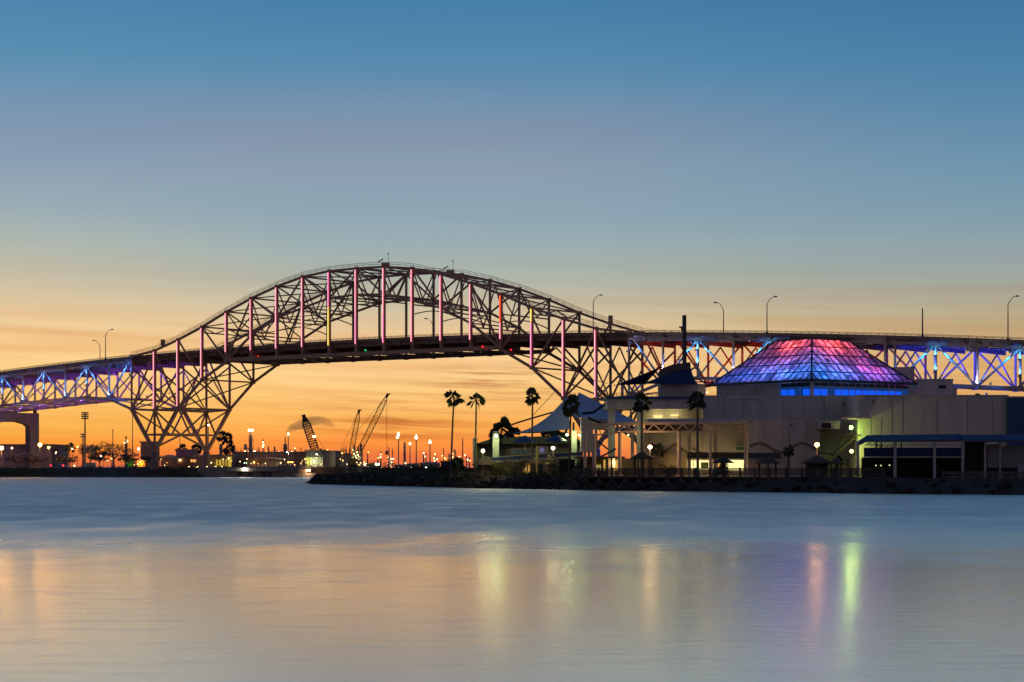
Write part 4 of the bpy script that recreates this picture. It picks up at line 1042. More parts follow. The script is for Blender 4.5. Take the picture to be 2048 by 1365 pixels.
m = MB(); m.pbox(1640, 1669, 906, 909, 306, 2.4); m.pbox(1712, 1722, 869, 872, 304, 3); m.build('landing', woodm, st)
# --- left wing: ship-bridge tower, terrace, porch
Y2 = 319
arc = [at(1384+27*(1-math.cos(R(a))), 748+23.5*math.sin(R(a)), Y2) for a in range(0, 91, 15)]
MB().poly([at(1322,798,Y2), at(1322,746,Y2), at(1326,739,Y2), at(1340,735,Y2), at(1379,733,Y2)]+arc+[at(1412,798,Y2)], (0,7,0)).build('tower_wall', plas2, aq)
MB().poly([at(1321,752,Y2-.6), at(1321,742,Y2-.6), at(1327,736,Y2-.6), at(1346,729,Y2-.6), at(1381,724.5,Y2-.6), at(1382,752,Y2-.6)], (0,5,0)).build('tower_cabin', mat('cabin_dark', (.10,.09,.09), .8), aq)
m = MB()
cr_ = at(1390.5, 746, Y2-.2)
for i in range(20):
    a0, a1 = 2*math.pi*i/20, 2*math.pi*(i+1)/20
    m.beam(cr_+Vector((.78*math.cos(a0),0,.78*math.sin(a0))), cr_+Vector((.78*math.cos(a1),0,.78*math.sin(a1))), .3, .3, up=(0,1,0))
m.build('porthole_ring', plas2, aq)
mt_ = thing('ship_mast', 'dark square ship mast rising from the terrace tower', 'mast', at(1369, 726, Y2))
m = MB(); m.beam(at(1369, 732, Y2+1), at(1368.6, 632, Y2+1), .62, .62); m.beam(at(1368.6, 634, Y2+1), at(1368.6, 630.5, Y2+1), .4); m.build('pole', mat('cabin_dark', (.10,.09,.09), .8), mt_)
MB().poly([at(1358,653,Y2+.7), at(1366,653,Y2+.7), at(1366,664,Y2+.7), at(1363.5,663,Y2+.7), at(1362,655.5,Y2+.7), at(1358,655,Y2+.7)], (0,.7,0)).build('lookout_bracket', mat('cabin_dark', (.10,.09,.09), .8), mt_)
m = MB()
for y in (714.5, 719.5): m.beam(at(1351, y, Y2+1), at(1366, y, Y2+1), .07)
for x in (1351, 1358): m.beam(at(x, 714, Y2+1), at(x, 730, Y2+1), .07)
m.build('railing', woodm, mt_)
def sail(label, pts, sag):
    t = thing('shade_sail', label, 'shade sail', pts[0], 'navy shade sails'); m = MB(); a, b, c = [Vector(p) for p in pts]; n = 8; idx = {}
    cen = (a+b+c)/3; vs = []; 
    for i in range(n+1):
        for j in range(n+1-i):
            u, v = i/n, j/n; w_ = 1-u-v; p = a*w_+b*u+c*v; e = min(u, v, w_)
            pull = (u*v+v*w_+w_*u)-3*u*v*w_*3
            p = p.lerp(cen, .16*max(0, pull)*(1 if e < 1e-6 else .5))+Vector((0, 0, -sag*27*u*v*w_)); idx[i,j] = len(vs); vs.append(p)
    fs = []
    for i in range(n):
        for j in range(n-i):
            fs.append((idx[i,j], idx[i+1,j], idx[i,j+1]))
            if i+j < n-1: fs.append((idx[i+1,j], idx[i+1,j+1], idx[i,j+1]))
    m.add(vs, fs, True); o = m.build('cloth', navy, t); mod = o.modifiers.new('thickness', 'SOLIDIFY'); mod.thickness = .03
    m = MB()
    for p in (a, b, c): m.ball(p, .12, 8, 6)
    m.build('corner_rings', polem, t)
sail('left navy shade sail stretched from the tower down to the terrace', (at(1229,771,313), at(1322,734,320), at(1290,769,325)), .1)
sail('right navy shade sail with a broad lit face below the ship mast', (at(1283,768,316), at(1380,731,319.2), at(1394,769,315)), .1)
blk_(1322.5, 1396, 770, 793, 317, 1.9, plas2, cap=False)
m = MB(); m.pbox(1213, 1408, 793.2, 798, 312.4, 12); m.build('terrace_fascia', bluem, aq)
m = MB()
for y in (786.5, 790): m.beam(at(1224, y, 313), at(1322, y, 313), .06)
for i in range(12): m.beam(at(1224+i*8.9, 786, 313), at(1224+i*8.9, 793, 313), .06)
m.build('terrace_rail', polem, aq)
blk_(1215, 1408, 798.2, 817.5, 313, 11.5, plas, 'beam', False)
for x0, x1, d in ((1216.5, 1230, 1.1), (1274, 1287, 1.1)): blk_(x0, x1, 817.7, 960, 313.4, d, plas, 'column', False)
blk_(1242, 1247.5, 770, 793, 318, .5, plas, 'column', False); blk_(1256, 1259, 775, 793, 318, .5, plas, 'column', False)
MB().pbox(1287.2, 1406, 817.6, 848, 320, .5).build('recess_wall', plas, aq)
gy, gy2 = glow('warm_window', yel, 1.2), glow('warm_window_dim', (.75,.62,.16), .42)
for x0, x1, ya, yb, g in ((1307,1325,831,836,gy),(1341,1357,829.5,832.5,gy),(1355,1358.5,832.5,837,gy2)): MB().pbox(x0, x1, ya, yb, 319.8, .15).build('window', g, aq)
lamp('terrace_light', at(1316, 833, 318.6), (.9,.85,.35), 70, aq, .2); lamp('terrace_light', at(1350, 832, 318.6), (.9,.85,.35), 60, aq, .2)
blk_(1296, 1500, 838, 845.5, 309, 6.4, plas2, 'porch_slab', False)
# lit steel porch: long truss on columns
Yp = 303
pt = thing('porch_truss', 'long beige lit steel truss porch on round columns before the building', 'porch', at(1330, 950, Yp))
m = MB(); top0, top1 = at(1165, 851.5, Yp), at(1495, 845.5, Yp); kn = at(1243, 848, Yp)
m.beam(top0, kn, .35, .42); m.beam(kn, top1, .35, .42); m.build('top_beam', beige, pt)
m = MB(); m.beam(at(1188, 871, Yp), at(1240, 865.5, Yp), .22); m.beam(at(1240, 864, Yp), at(1495, 863.5, Yp), .22, .26); m.build('bottom_beam', beige, pt)
m = MB(); n = 18
for i in range(n):
    x0 = 1236+i*14.4; m.beam(at(x0, 849 if i % 2 else 863, Yp), at(x0+14.4, 863 if i % 2 else 849, Yp), .16)
    m.beam(at(x0, 849, Yp), at(x0+7, 848, Yp+6), .12)
for x in (1195,1206,1217,1228): m.beam(at(x, 852, Yp), at(x+7, 868, Yp), .12)
m.build('web', beige, pt)
for x, w_ in ((1170,6),(1188.5,8),(1239.5,7),(1358,8),(1420.5,5.5),(1491,6)):
    b = at(x, 953, Yp); r_ = w_*.5*Yp/F; c = MB(); c.tube((b.x,Yp,1.9), (b.x,Yp,ZZ(864 if x > 1230 else 868,Yp)), r_, r_*.95, 16); c.lathe((b.x,Yp,1.9), [(r_*1.5,0),(r_*1.5,.4),(r_*1.1,.5)], 16); c.build('column', beige, pt)
m = MB(); m.box(XX(1236,Yp), XX(1497,Yp), Yp+.5, Yp+6.5, ZZ(847,Yp)+.02, ZZ(847,Yp)+.2); m.build('porch_roof', plas2, pt)
blk_(1286, 1497, 863.5, 962, 316, 1.0, plas, 'wall', False)
blk_(1376, 1382, 864, 960, 312, .8, plas, 'column', False); blk_(1427, 1434, 864, 960, 312, .8, plas, 'column', False)
MB().pbox(1290, 1497, 846.2, 863, 315.6, .3).build('gap_shade_band', mat('gap_shade', (.10,.075,.06), .9), aq)  # dark backing: shade of the gap behind the truss, put in as colour
# painted waves of the mural
mur = mat('mural_brown', (.24,.17,.13), .9, var=.1)
def wave(x0, x1, y, amp, ph, Y):
    m = MB(); n = 24
    P = [(x0+(x1-x0)*i/n, y-amp*math.sin(ph+i*.42)) for i in range(n+1)]
    for (xa, ya), (xb, yb) in zip(P, P[1:]): m.poly([at(xa,ya,Y), at(xb,yb,Y), at(xb,yb+7,Y), at(xa,ya+4,Y)], (0,.05,0))
    m.build('mural_wave', mur, aq)
wave(1300, 1374, 894, 7, 1.0, 315.9); wave(1384, 1490, 897, 8, 2.6, 315.9); wave(1500, 1638, 893, 9, 0.2, 309.9)
# awning and lit kiosks behind the boardwalk
MB().poly([at(1374,905,311), at(1491,905,311), at(1491,918,309.6), at(1374,918,309.6)], (0,.12,0)).build('awning', mat('awning_green', (.05,.06,.05), .85), aq)
MB().poly([at(1496,906,309), at(1562,906,309), at(1562,917,307.6), at(1496,917,307.6)], (0,.12,0)).build('awning', mat('awning_green', (.05,.06,.05), .85), aq)
kio = glow('kiosk_light', (1.0,.80,.34), 1.35); kio2 = glow('kiosk_amber', (1.0,.56,.12), .62)
for x0, x1, ya, yb, g in ((1325,1344,921,938,kio2),(1345,1352,921,938,kio),(1376,1386,921,938,kio),(1387,1395,921,937,kio),(1397.5,1418,921,939.5,kio),(1452,1488,920.5,941.5,kio),(1435.5,1441,927,940,kio2),(1308,1312.5,925,939,kio2)):
    o = MB().pbox(x0, x1, ya, yb, 315.4, .4).build('window', g, aq)
    m = MB(); 
    for x in (x0-.6, x1): m.pbox(x, x+.6, ya-.6, yb, 315.2, .25)
    m.pbox(x0-.6, x1+.6, ya-1.2, ya-.5, 315.2, .25); m.build('frame', woodm, o)
MB().pbox(1402, 1417, 925, 937, 315.1, .2).build('shutter', mat('shutter_green', (.10,.13,.06), .8), aq)
MB().pbox(1487.5, 1489, 927, 940, 315.1, .2).build('shutter', blk, aq)
for x in (1348, 1386, 1408, 1468): lamp('kiosk_light', at(x, 926, 312.5), (1.0,.75,.32), 70, aq, .3)
MB().pbox(1296, 1372, 908, 960, 314.4, .5).build('kiosk_front', mat('kiosk_brown', (.26,.18,.12), .9), aq)
sg = thing('wall_sign', 'small white and green sign on the wall under the porch', 'sign', at(1480, 901, 314.6))
MB().pbox(1472.5, 1488.5, 888.5, 900.5, 314.6, .12).build('panel', mat('sign_green', (.03,.14,.07), .7), sg)
m = MB(); m.pbox(1479.5, 1488, 889.5, 891, 314.54, .05); m.pbox(1479.5, 1488, 892.5, 894.2, 314.54, .05); m.pbox(1474, 1477.5, 889.5, 894.5, 314.54, .05); m.build('bars', white_m, sg)
# --- lower left: stair tower, ramps and lit undercroft
blk_(1162, 1186, 835, 905, 331, 4, plas, 'wall', False)
MB().poly([at(1178,836,325), at(1186,836,325), at(1219,853,325), at(1219,860,325)], (0,2.5,0)).build('stair_flight', plas, aq)
def band(x0, ya, x1, yb, h, Y, mt, d=.3, nm='parapet'):
    return MB().poly([at(x0,ya,Y), at(x1,yb,Y), at(x1,yb+h,Y), at(x0,ya+h,Y)], (0,d,0)).build(nm, mt, aq)
band(1164,825,1186,823,5,322,navy); band(1186,823,1222,797,6,322,navy); band(1176,834,1216,850,5,320,navy)
band(1200,913,1232,896,4,311,navy); band(1195,880,1216,897,4,321,navy)
band(1186,838,1216,838,22,327,plas2,.6,'wall')
MB().pbox(1150, 1250, 913.5, 917, 309, 9).build('undercroft_slab', woodm, aq)
for x in (1203.5, 1213, 1221.5, 1239, 1274.5, 1185): MB().pbox(x, x+3.4, 917.1, 962, 309.3, .3).build('column', woodm, aq)
for x0, x1, g in ((1187,1202,gy2),(1206.6,1210.5,kio2),(1216,1220,gy2),(1225,1236,kio2)): MB().pbox(x0, x1, 920 if x0 > 1200 else 930, 941, 316.5, .3).build('window', g, aq)
MB().pbox(1160, 1300, 917.2, 962, 317, .6).build('undercroft_wall', mat('under_brown', (.2,.15,.12), .9), aq)
lamp('undercroft_light', at(1231, 926, 313), yel, 120, aq, .2)
blk_(1262, 1268, 863, 917, 319, .7, plas, 'column', False)

# --- canopy pavilion at the right
Yv = 262; pv = thing('waterfront_pavilion', 'open dark pavilion with long blue metal roof at the right shore', 'pavilion', at(1880, 960, Yv))
MB().poly([at(1714,884,Yv), at(1735,870.5,Yv), at(1924,868.5,Yv), at(1924,880.5,Yv), at(1728,882.5,Yv), at(1716,889,Yv)], (2.2,11,0)).build('roof', blueroof, pv)
MB().poly([at(1925,870,Yv-.6), at(2100,869,Yv-.6), at(2100,882,Yv-.6), at(1925,882,Yv-.6)], (2.6,12,0)).build('roof', blueroof, pv)
m = MB(); m.pbox(1728, 1924, 882.6, 885, Yv+.3, .25); m.pbox(1925, 2100, 882.2, 884.4, Yv+.2, .25); m.pbox(1728, 1922, 889.5, 890.6, Yv+6, .2); m.build('eave_beam', plas2, pv)
for x, w_ in ((1713.5,5),(1788,5),(1867,5),(1923.5,4.5),(1969,3.5),(1999,3)): MB().pbox(x, x+w_, 884, 963, Yv+.4, .35).build('post', plas2, pv)
MB().pbox(1728, 1922, 896, 913.5, Yv+.9, .12).build('banner', navy, pv)
MB().pbox(1728, 1922, 913.6, 915.8, Yv+.8, .3).build('banner_rail', plas2, pv)
MB().pbox(1724, 2100, 915.9, 963, Yv+10, .4).build('back_wall', blk, pv)
MB().pbox(1930, 1970, 884.5, 963, Yv+4.4, .4).build('back_wall', mat('door_brown', (.06,.045,.04), .9), pv)
m = MB()
for i in range(6): m.beam(at(1732+i*9, 891+i*1.5, Yv+8), at(1742+i*9, 886+i*1.4, Yv+8), .12)
for x in (1752, 1762, 1802): m.pbox(x, x+2, 885, 896, Yv+6, .3)
m.build('roof_bracing', woodm, pv)
m = MB(); m.pbox(1744, 1785, 935.5, 937, Yv+3, 1.2); m.pbox(1797, 1862, 934, 935.5, Yv+3, 1.2); m.build('counter', woodm, pv)
for x, y in ((1752,931.5),(1762,931.5),(1779,931)): MB().ball(at(x, y, Yv+2.6), .09, 8, 6).build('lamp', gm((.9,.9,.5), 1.2), pv)
sb = thing('storage_container', 'pale grey box unit standing under the right end of the blue roof', 'container', at(2020, 938, Yv+2.2))
MB().pbox(1976, 1998, 889, 936, Yv+2.2, 3.5).build('body', mat('unit_grey', (.30,.29,.30), .8), sb); MB().pbox(1998.2, 2100, 893, 936, Yv+2.1, 3.6).build('body', mat('unit_grey2', (.25,.245,.26), .8), sb)
MB().pbox(1976, 2100, 936.2, 960, Yv+2.6, 2.8).build('plinth', blk, sb)
MB().pbox(2036, 2100, 930, 962, Yv-1.0, .3).build('panel', mat('unit_grey', (.30,.29,.30), .8), sb)
# --- boardwalk along the shore
bw = thing('boardwalk', 'dark timber boardwalk with picket railing along the aquarium shore', 'boardwalk', at(1450, 960, 283))
A_, B_ = Vector((XX(1146,297), 297, 0)), Vector((XX(1768,258.5), 258.5, 0)); dn = (B_-A_).normalized(); nn = Vector((-dn.y, dn.x, 0)); DZ = 2.05; Ln = (B_-A_).length
m = MB(); m.poly([A_+Vector((0,0,DZ-.28)), B_+Vector((0,0,DZ-.28)), B_+nn*4+Vector((0,0,DZ-.28)), A_+nn*4+Vector((0,0,DZ-.28))], (0,0,.28)); m.build('deck', woodm, bw)
m = MB()
for h in (1.12, .22): m.beam(A_+Vector((0,0,DZ+h)), B_+Vector((0,0,DZ+h)), .14, .08)
m.build('rail', woodm, bw)
m = MB(); n = int(Ln/.19); rr = random.Random(11)
for i in range(n):
    p = A_+dn*(i*.19); m.box(p.x-.05, p.x+.05, p.y-.03, p.y+.03, DZ+.2, DZ+1.1)
m.build('pickets', woodm, bw)
n = int(Ln/2.6)
for i in range(n+1):
    p = A_+dn*(i*Ln/n)-nn*.05; MB().box(p.x-.13, p.x+.13, p.y-.13, p.y+.13, -1.2, DZ+1.25).build('post', woodm, bw)
m = MB(); brm = mat('brace_wood', (.16,.14,.12), .9, var=.3)
for i in range(n):
    p = A_+dn*(i*Ln/n)-nn*.1; q = A_+dn*((i+1)*Ln/n)-nn*.1; c = (p+q)/2
    m.beam(p+Vector((0,0,1.7)), c+Vector((0,0,.4)), .12); m.beam(q+Vector((0,0,1.7)), c+Vector((0,0,.4)), .12)
m.build('pile_braces', brm, bw)
# seawall and slatted fence in front of the pavilion
sw = MB(); s0, s1 = Vector((XX(1768,263), 263, 0)), Vector((XX(2150,250), 250, 0))
sw.poly([s0+Vector((0,0,-1)), s1+Vector((0,0,-1)), s1+Vector((0,0,1.55)), s0+Vector((0,0,1.55))], (0,3,0)); sw.poly([A_+Vector((0,3.6,-1)), B_+Vector((0,3.6,-1)), B_+Vector((0,3.6,1.6)), A_+Vector((0,3.6,1.6))], (0,1.5,0))
tag(sw.build('seawall', mat('seawall_dark', (.07,.065,.06), .95, var=.3, scale=.8)), 'low dark seawall under the boardwalk and pavilion', 'seawall')
fb = thing('plank_fence', 'low horizontal plank fence in front of the pavilion at right', 'fence', (s0.x+20, 256, 1.5)); m = MB(); m2 = MB(); d_ = (s1-s0).normalized(); L_ = (s1-s0).length
for h in (.15, .5, .85, 1.1): m.beam(s0+d_*8+Vector((0,0,1.6+h)), s1+Vector((0,0,1.6+h)), .06, .16)
for i in range(14): q = s0+d_*(8+(L_-8)*i/13); MB().beam(q+Vector((0,.1,1.4)), q+Vector((0,.1,2.85)), .14).build('post', brm, fb)
m.build('planks', brm, fb)

# --- tensile canopy
tc_ = thing('tensile_canopy', 'pale tent canopy with swooping wings left of the aquarium', 'canopy', at(1135, 905, 350))
def membrane(p00, p10, p11, p01, sag, n=12):
    m = MB(); vs = []; P = [Vector(p) for p in (p00, p10, p11, p01)]
    for i in range(n+1):
        for j in range(n+1):
            u, v = i/n, j/n; p = P[0]*(1-u)*(1-v)+P[1]*u*(1-v)+P[2]*u*v+P[3]*(1-u)*v
            vs.append(p-Vector((0,0,sag*16*u*(1-u)*v*(1-v)+sag*1.3*(4*u*(1-u))*(1 if False else (1-v) if True else 0))))
    m.add(vs, [(i*(n+1)+j, (i+1)*(n+1)+j, (i+1)*(n+1)+j+1, i*(n+1)+j+1) for i in range(n) for j in range(n)], True)
    o = m.build('membrane', memb, tc_); mod = o.modifiers.new('thickness', 'SOLIDIFY'); mod.thickness = .05; return o
membrane(at(1018,867,352), at(1132,797,346), at(1136,812,340), at(1140,859,336), 1.1)
membrane(at(1134,793,346), at(1158,785,352), at(1282,848,352), at(1176,842,340), .7)
membrane(at(1129,806,345), at(1134,793,346), at(1176,842,340), at(1148,832,338), .2)
m = MB(); m.tube(at(1131,905,345), at(1134,792,346), .3, .16, 10); m.build('mast', plas2, tc_)
m = MB()
arcp = [at(1018+88*i/8, 852-27*(i/8)**.9, 360) for i in range(9)]
for a, b in zip(arcp, arcp[1:]): m.beam(a, b, .3)
for x0, y0, x1, y1 in ((1106,825,1134,795),(960,887,1020,866),(1062,836,1108,785),(1186,760,1216,768),(1150,790,1216,846)): m.beam(at(x0,y0,352), at(x1,y1,352), .1)
m.build('cables', polem, tc_)
for x, ya, yb in ((1010,872,930),(1147,845,930),(1178,845,925)): MB().tube(at(x, yb, 345), at(x, ya, 345), .22, .18, 10).build('strut', plas2, tc_)

# --- waterfront building left
lw = thing('waterfront_building', 'dark low building with blue ramp railing left of the tent canopy', 'building', at(1050, 945, 335))
MB().pbox(945.5, 953.5, 876.5, 935, 338, 5).build('wall', plas2, lw); MB().pbox(953.6, 1165, 886, 950, 342, 14).build('wall', mat('left_wall', (.22,.19,.16), .9), lw)
MB().poly([at(952,888,337.5), at(962,884.5,337.5), at(980,879,337.5), at(1040,874,337.5), at(1150,872,337.5), at(1165,888,337.5)], (0,12,0)).build('roof', mat('left_roof', (.06,.055,.05), .9), lw)
for x0, x1, ya in ((985.5,998,863),(1143,1153.5,862)): MB().pbox(x0, x1, ya, 940, 334, 1.1).build('pylon', mat('pylon_cream', (.55,.53,.45), .8), lw)
def bandl(x0, ya, x1, yb, h, Y, mt, nm): return MB().poly([at(x0,ya,Y), at(x1,yb,Y), at(x1,yb+h,Y), at(x0,ya+h,Y)], (0,.3,0)).build(nm, mt, lw)
bandl(976,916.5,1052,911.5,6,330,bluem,'ramp_parapet'); bandl(1052,911.5,1166,904.5,6.5,330,bluem,'ramp_parapet'); bandl(976,914.8,1166,902.8,1.1,329.8,white_m,'ramp_rail'); bandl(976,923,1166,911.5,3,330.2,white_m,'ramp_slab')
m = MB()
for y in (897, 901, 905): m.beam(at(1024,y,331), at(1138,y-.3,331), .06)
for i in range(20): m.beam(at(1024+6*i,896.7,331), at(1024+6*i,907,331), .05)
m.build('deck_railing', white_m, lw)
MB().pbox(1024, 1076, 900, 906.5, 332, .2).build('rail_panel', bluem, lw)
o = MB().pbox(1077.5, 1095.5, 893, 908, 330.5, 1.5).build('booth', white_m, lw); MB().pbox(1080, 1088, 896.5, 904.5, 330.3, .15).build('window', glow('booth_glow', (.3,.26,.6), .4), o)
MB().pbox(1071.5, 1075.5, 892, 951, 326, .35).build('pillar', mat('pillar_yellow', (.45,.40,.10), .8), lw)
for x0, x1, ya, yb, g in ((1047,1059,928,947,kio2),(1063,1086,929,950,gk),(1092,1100,926,929,gy2)): MB().pbox(x0, x1, ya, yb, 329.5, .3).build('window', g, lw)
MB().pbox(1040, 1116, 922, 952, 329.9, 8).build('wall', mat('left_tan', (.32,.24,.16), .9), lw)
MB().pbox(1118, 1150, 919, 946, 318, .4).build('screen', blk, lw)
m = MB()
for i in range(6): m.pbox(1062, 1078, 914+i*1.9, 915+i*1.9, 328.5, .2)
m.build('louvres', white_m, lw)
def hipshade(label, x, yp_, yb_, hw, Y, mt, pb, grp, cat='umbrella', nm='shade_umbrella', pm=None, n=8, rr_=.35):
    p = at(x, yb_, Y); r_ = hw*Y/F; h = ZZ(yp_, Y)-p.z; t = thing(nm, label, cat, at(x, pb, Y), grp)
    MB().lathe(p, [(r_,0),(r_*.55,h*.52),(.05,h),(.03,h+.02),(r_*.5,h*.44),(r_*.97,-.05),(r_,0)], n, R(22.5)).build('canopy', mt, t)
    MB().tube(at(x, pb, Y), p+Vector((0,0,h*.9)), .07, .06, 8).build('pole', pm or white_m, t); return t
hipshade('blue four sided shade on a white pole, left of the pair', 1050, 871, 885, 27, 329, bluem, 900, 'blue deck shades', n=4)
hipshade('blue four sided shade on a white pole, right of the pair', 1113, 870, 883, 26, 329, bluem, 899, 'blue deck shades', n=4)
def hut(label, x, yp_, yb_, hw, Y, wallm=None):
    p = at(x, yb_, Y); r_ = hw*Y/F; h = ZZ(yp_, Y)-p.z; t = thing('thatched_hut', label, 'hut', (p.x, Y, 1.9), 'thatched huts')
    rr = random.Random(int(x)); m = MB(); prof = [(r_*1.02,-.1),(r_,.05),(r_*.72,h*.36),(r_*.4,h*.68),(.08,h)]
    m.lathe(p, prof, 18)
    for _ in range(170):
        a = rr.uniform(0, 6.283); f = rr.random(); q = r_*(1-f)+.05; c = p+Vector((q*math.cos(a), q*math.sin(a), h*f)); m.add([c, c+Vector((.09,0,-.05)), c+Vector((math.cos(a)*.28, math.sin(a)*.28, -.32))], [(0,1,2)])
    m.build('thatch_roof', thatch, t)
    for i in range(6):
        a = i*math.pi/3+.3; MB().tube((p.x+r_*.75*math.cos(a), Y+r_*.75*math.sin(a), 1.9), (p.x+r_*.75*math.cos(a), Y+r_*.75*math.sin(a), p.z+.25), .09).build('post', woodm, t)
    if wallm: MB().lathe((p.x, Y, 1.9), [(r_*.62,0),(r_*.62,p.z-1.9)], 12).build('wall', wallm, t)
hut('thatched hut beside the leftmost globe lamp', 972, 913, 929, 28, 330, mat('hut_wall', (.12,.10,.08), .9))
hut('thatched hut between the blue ramp and the yellow pillar', 1052, 914, 925, 20, 324)
hut('small thatched hut under the porch by the left columns', 1285, 903, 917, 24, 299)
hut('largest thatched hut below the orange globe lamp', 1634, 911.5, 926, 31, 276, blk)
hut('thatched hut between the market umbrella and the small palm', 1535, 914, 926, 25, 284)
hut('thatched hut against the green lit wall by the pavilion', 1672, 917, 927, 15, 282)
hipshade('dark market umbrella open before the brightest kiosk window', 1446.5, 914.5, 926, 23, 287, mat('umbrella_dark', (.035,.035,.04), .9), 955, None, 'umbrella', 'market_umbrella', woodm, 8)
# --- palms
pal = 'tall palms on the near shore'
palm('leftmost tall palm, standing clear against the orange sky', (XX(902,335), 335, 1.8), 13.2, 1.6, 61, pal, False, 13, (.5, 0), .16)
palm('second tall palm from the left, over the dark cube wall', (XX(950,333), 333, 1.8), 12.7, 1.6, 62, pal, False, 13, (.2, 0), .16)
palm('tall palm in front of the tent canopy', (XX(1064,328), 328, 1.8), 13.2, 1.5, 63, pal, True, 15, (.1, 0), .16)
palm('tall palm before the right edge of the tent canopy', (XX(1138,318), 318, 1.8), 11.4, 1.75, 64, pal, True, 15, (.35, 0), .16)
palm('tall palm in front of the left end of the porch truss', (XX(1284,298), 298, 1.8), 11.2, 1.5, 65, pal, True, 15, (-.05, 0), .17)
palm('tall palm in front of the porch, right of the shade sails', (XX(1396,292), 292, 1.8), 11.4, 1.5, 66, pal, True, 15, (-.05, 0), .17)
sp_ = 'short palms on the near shore'
palm('bushy short palm behind the green floodlight', (XX(1003,358), 358, 1.9), 8.0, 2.5, 71, sp_, False, 20)
palm('small palm right of the green floodlight palm', (XX(1027,362), 362, 1.9), 7.1, 1.9, 72, sp_, False, 16)
palm('short palm under the left half of the tent canopy', (XX(1098,365), 365, 1.9), 7.0, 2.1, 73, sp_, False, 16)
palm('short palm under the middle of the tent canopy', (XX(1113,362), 362, 1.9), 6.9, 1.9, 74, sp_, False, 16)
palm('small palm between the dark huts on the boardwalk', (XX(1577,283), 283, 2.0), 3.7, .95, 75, sp_, True, 16)
palm('small palm before the green lit stair', (XX(1676,286), 286, 2.0), 2.5, .8, 76, sp_, False, 14)
palm('small palm beside the kiosk left of the wide column', (XX(1316,306), 306, 2.0), 4.0, 1.1, 77, sp_, True, 14)
palm('low palm in the bushes beside the leftmost tall palm', (XX(918,334), 334, 1.8), 2.1, 1.3, 78, sp_, False, 16)
# --- near lamps
def globe(label, x, y, yb, Y, c, s, r_, watts, grp='globe lamps on the near shore'): return street_lamp(label, x, y, yb, Y, c, s, r_, watts, 0, grp, 'globe_lamp', 'lamp', .06)
am = (1.0, .66, .28); og = (1.0, .50, .16)
globe('leftmost warm globe lamp before the thatched hut', 966, 902, 950, 326, (1,.76,.42), 14, .29, 300)
globe('warm globe lamp right of the blue shades', 1106, 896.5, 950, 322, (1,.76,.42), 14, .29, 300)
globe('bright amber globe lamp in front of the porch', 1300, 894.5, 952, 302, am, 18, .31, 420)
globe('bright orange globe lamp over the largest thatched hut', 1634, 890, 952, 297, og, 18, .33, 360)
def wallflood(label, x, y, Y, c, s, r_, watts, dy=-1.3, aim=None):
    p = at(x, y, Y); t = thing('wall_floodlight', label, 'floodlight', p, 'wall floodlights')
    MB().ball(p, r_, 12, 8).build('lens', gm(c, s), t); m = MB(); m.lathe(p+Vector((0,0,r_*.8)), [(r_*1.15,0),(r_*.9,.12),(0,.18)], 10); m.beam(p+Vector((0,r_,.1)), p+Vector((0,1.2,.1)), .08); m.build('hood', polem, t)
    if aim:
        m = MB(); m.box(p.x-.62, p.x-.56, p.y-1.9, p.y+1.4, p.z-1.0, p.z+.8); m.build('added_side_shield', polem, t)  # plate added to keep the light off the wall at left
    lamp('flood_beam', p+Vector((0,dy,-.15)), c, watts, t, .2); return t
gr_ = (.80, 1.0, .42); gr2 = (.56, 1.0, .16)
wallflood('green white floodlight on the cream pylon at left', 992, 872, 332.2, gr_, 16, .27, 480)
wallflood('small green floodlight left of the second cream pylon', 1134, 870, 333, gr_, 10, .2, 260)
wallflood('smallest green floodlight right of the second cream pylon', 1158, 870.5, 334, gr_, 8, .14, 120)
wallflood('tiny green floodlight under the porch truss', 1256.5, 871, 312, gr_, 6, .12, 90)
wallflood('brightest green floodlight above the outdoor stair', 1702, 855.5, 303.3, gr2, 7, .33, 380, -.4, True)
wallflood('yellow green floodlight at the foot of the outdoor stair', 1703, 903, 303, (.80,1,.22), 16, .26, 320, -.9, True)
wallflood('tiny warm lamp on the wall left of the drum', 1414, 785, 318, am, 5, .13, 12)
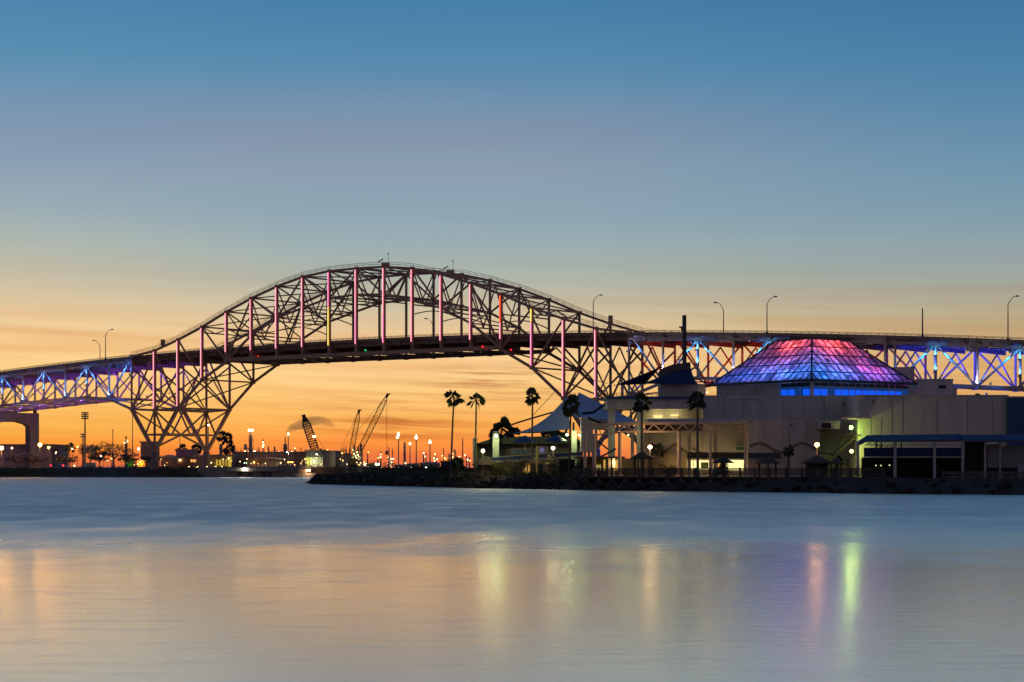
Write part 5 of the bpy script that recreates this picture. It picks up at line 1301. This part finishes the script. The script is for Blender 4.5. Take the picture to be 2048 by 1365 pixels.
# --- scrub along the spit
scrub = MB(); rr = random.Random(17)
def bankline(x):
    for (xa, ya), (xb, yb) in zip(shore, shore[1:]):
        if xa <= x <= xb: return ya+(yb-ya)*(x-xa)/(xb-xa)
    return shore[0][1] if x < shore[0][0] else shore[-1][1]
for i in range(1500):
    x = rr.uniform(-38, 12); y = bankline(x)+rr.uniform(-3, 7); z = 1.35+rr.random()*(.6 if y < bankline(x) else 1.1)*min(1, (x+41)/14)
    if y < bankline(x): z -= (bankline(x)-y)*.35
    leaves(scrub, (x, y, z), (.9,.8,.42), 9, .2, rr)
tag(scrub.build('shore_scrub', leafm), 'low dark scrub covering the spit between rocks and buildings', 'scrub', kind='stuff')
bg_ = 'bushes on the near shore'
for i, (x, Y, h, w_, lab) in enumerate(((720,404,2.2,6,'low bush nearest the tip of the spit'),(790,390,2.4,8,'dark bush below the flare posts'),(840,372,2.5,8,'dark bush left of the leftmost tall palm'),
    (985,331,2.6,5,'bush at the foot of the leftmost hut'),(1012,327,3.4,4.5,'yellow lit bush between hut and yellow pillar'),(1040,326,3.3,4,'dark bush left of the yellow pillar'),
    (1105,322,4.0,2.2,'tall dark upright shrub under the right globe lamp'),(1165,306,3.4,3,'dark shrub at the left end of the boardwalk'),(1448,288,2.4,2.6,'round dark bush under the market umbrella'),
    (1340,309,2.0,4,'leafy planter left of the lit kiosk'),(880,350,2.4,6,'dark bush just left of the blue shed'),(1132,320,2.6,5,'dark hedge left of the boardwalk end'))):
    bush(lab, (XX(x,Y), Y, 1.9), h, w_, bg_, 90+i, 560, .17, mat('foliage_yellow_lit', (.11,.11,.025), .8, var=.5) if i == 4 else None)  # yellow light painted into the leaves of the lit bush
lamp('bush_glow', at(1010, 928, 323.4), (1,.72,.2), 60, lw, .2)
for x, c, lab in ((1392,(.02,.22,.10),'green barrel left of the palm trunk on the boardwalk'),(1431,(.02,.30,.16),'bright green tub right of the palm trunk')):
    t = thing('barrel', lab, 'barrel', at(x, 955, 291), 'green barrels'); p = at(x, 955, 291)
    MB().lathe((p.x,291,2.0), [(.42,0),(.5,.3),(.5,.75),(.42,1.05),(0,1.05)], 14).build('tub', mat('tub_%d' % x, c, .5), t); MB().lathe((p.x,291,3.06), [(.46,0),(.46,.08),(0,.1)], 14).build('lid', mat('tub_%d' % x, c, .5), t)
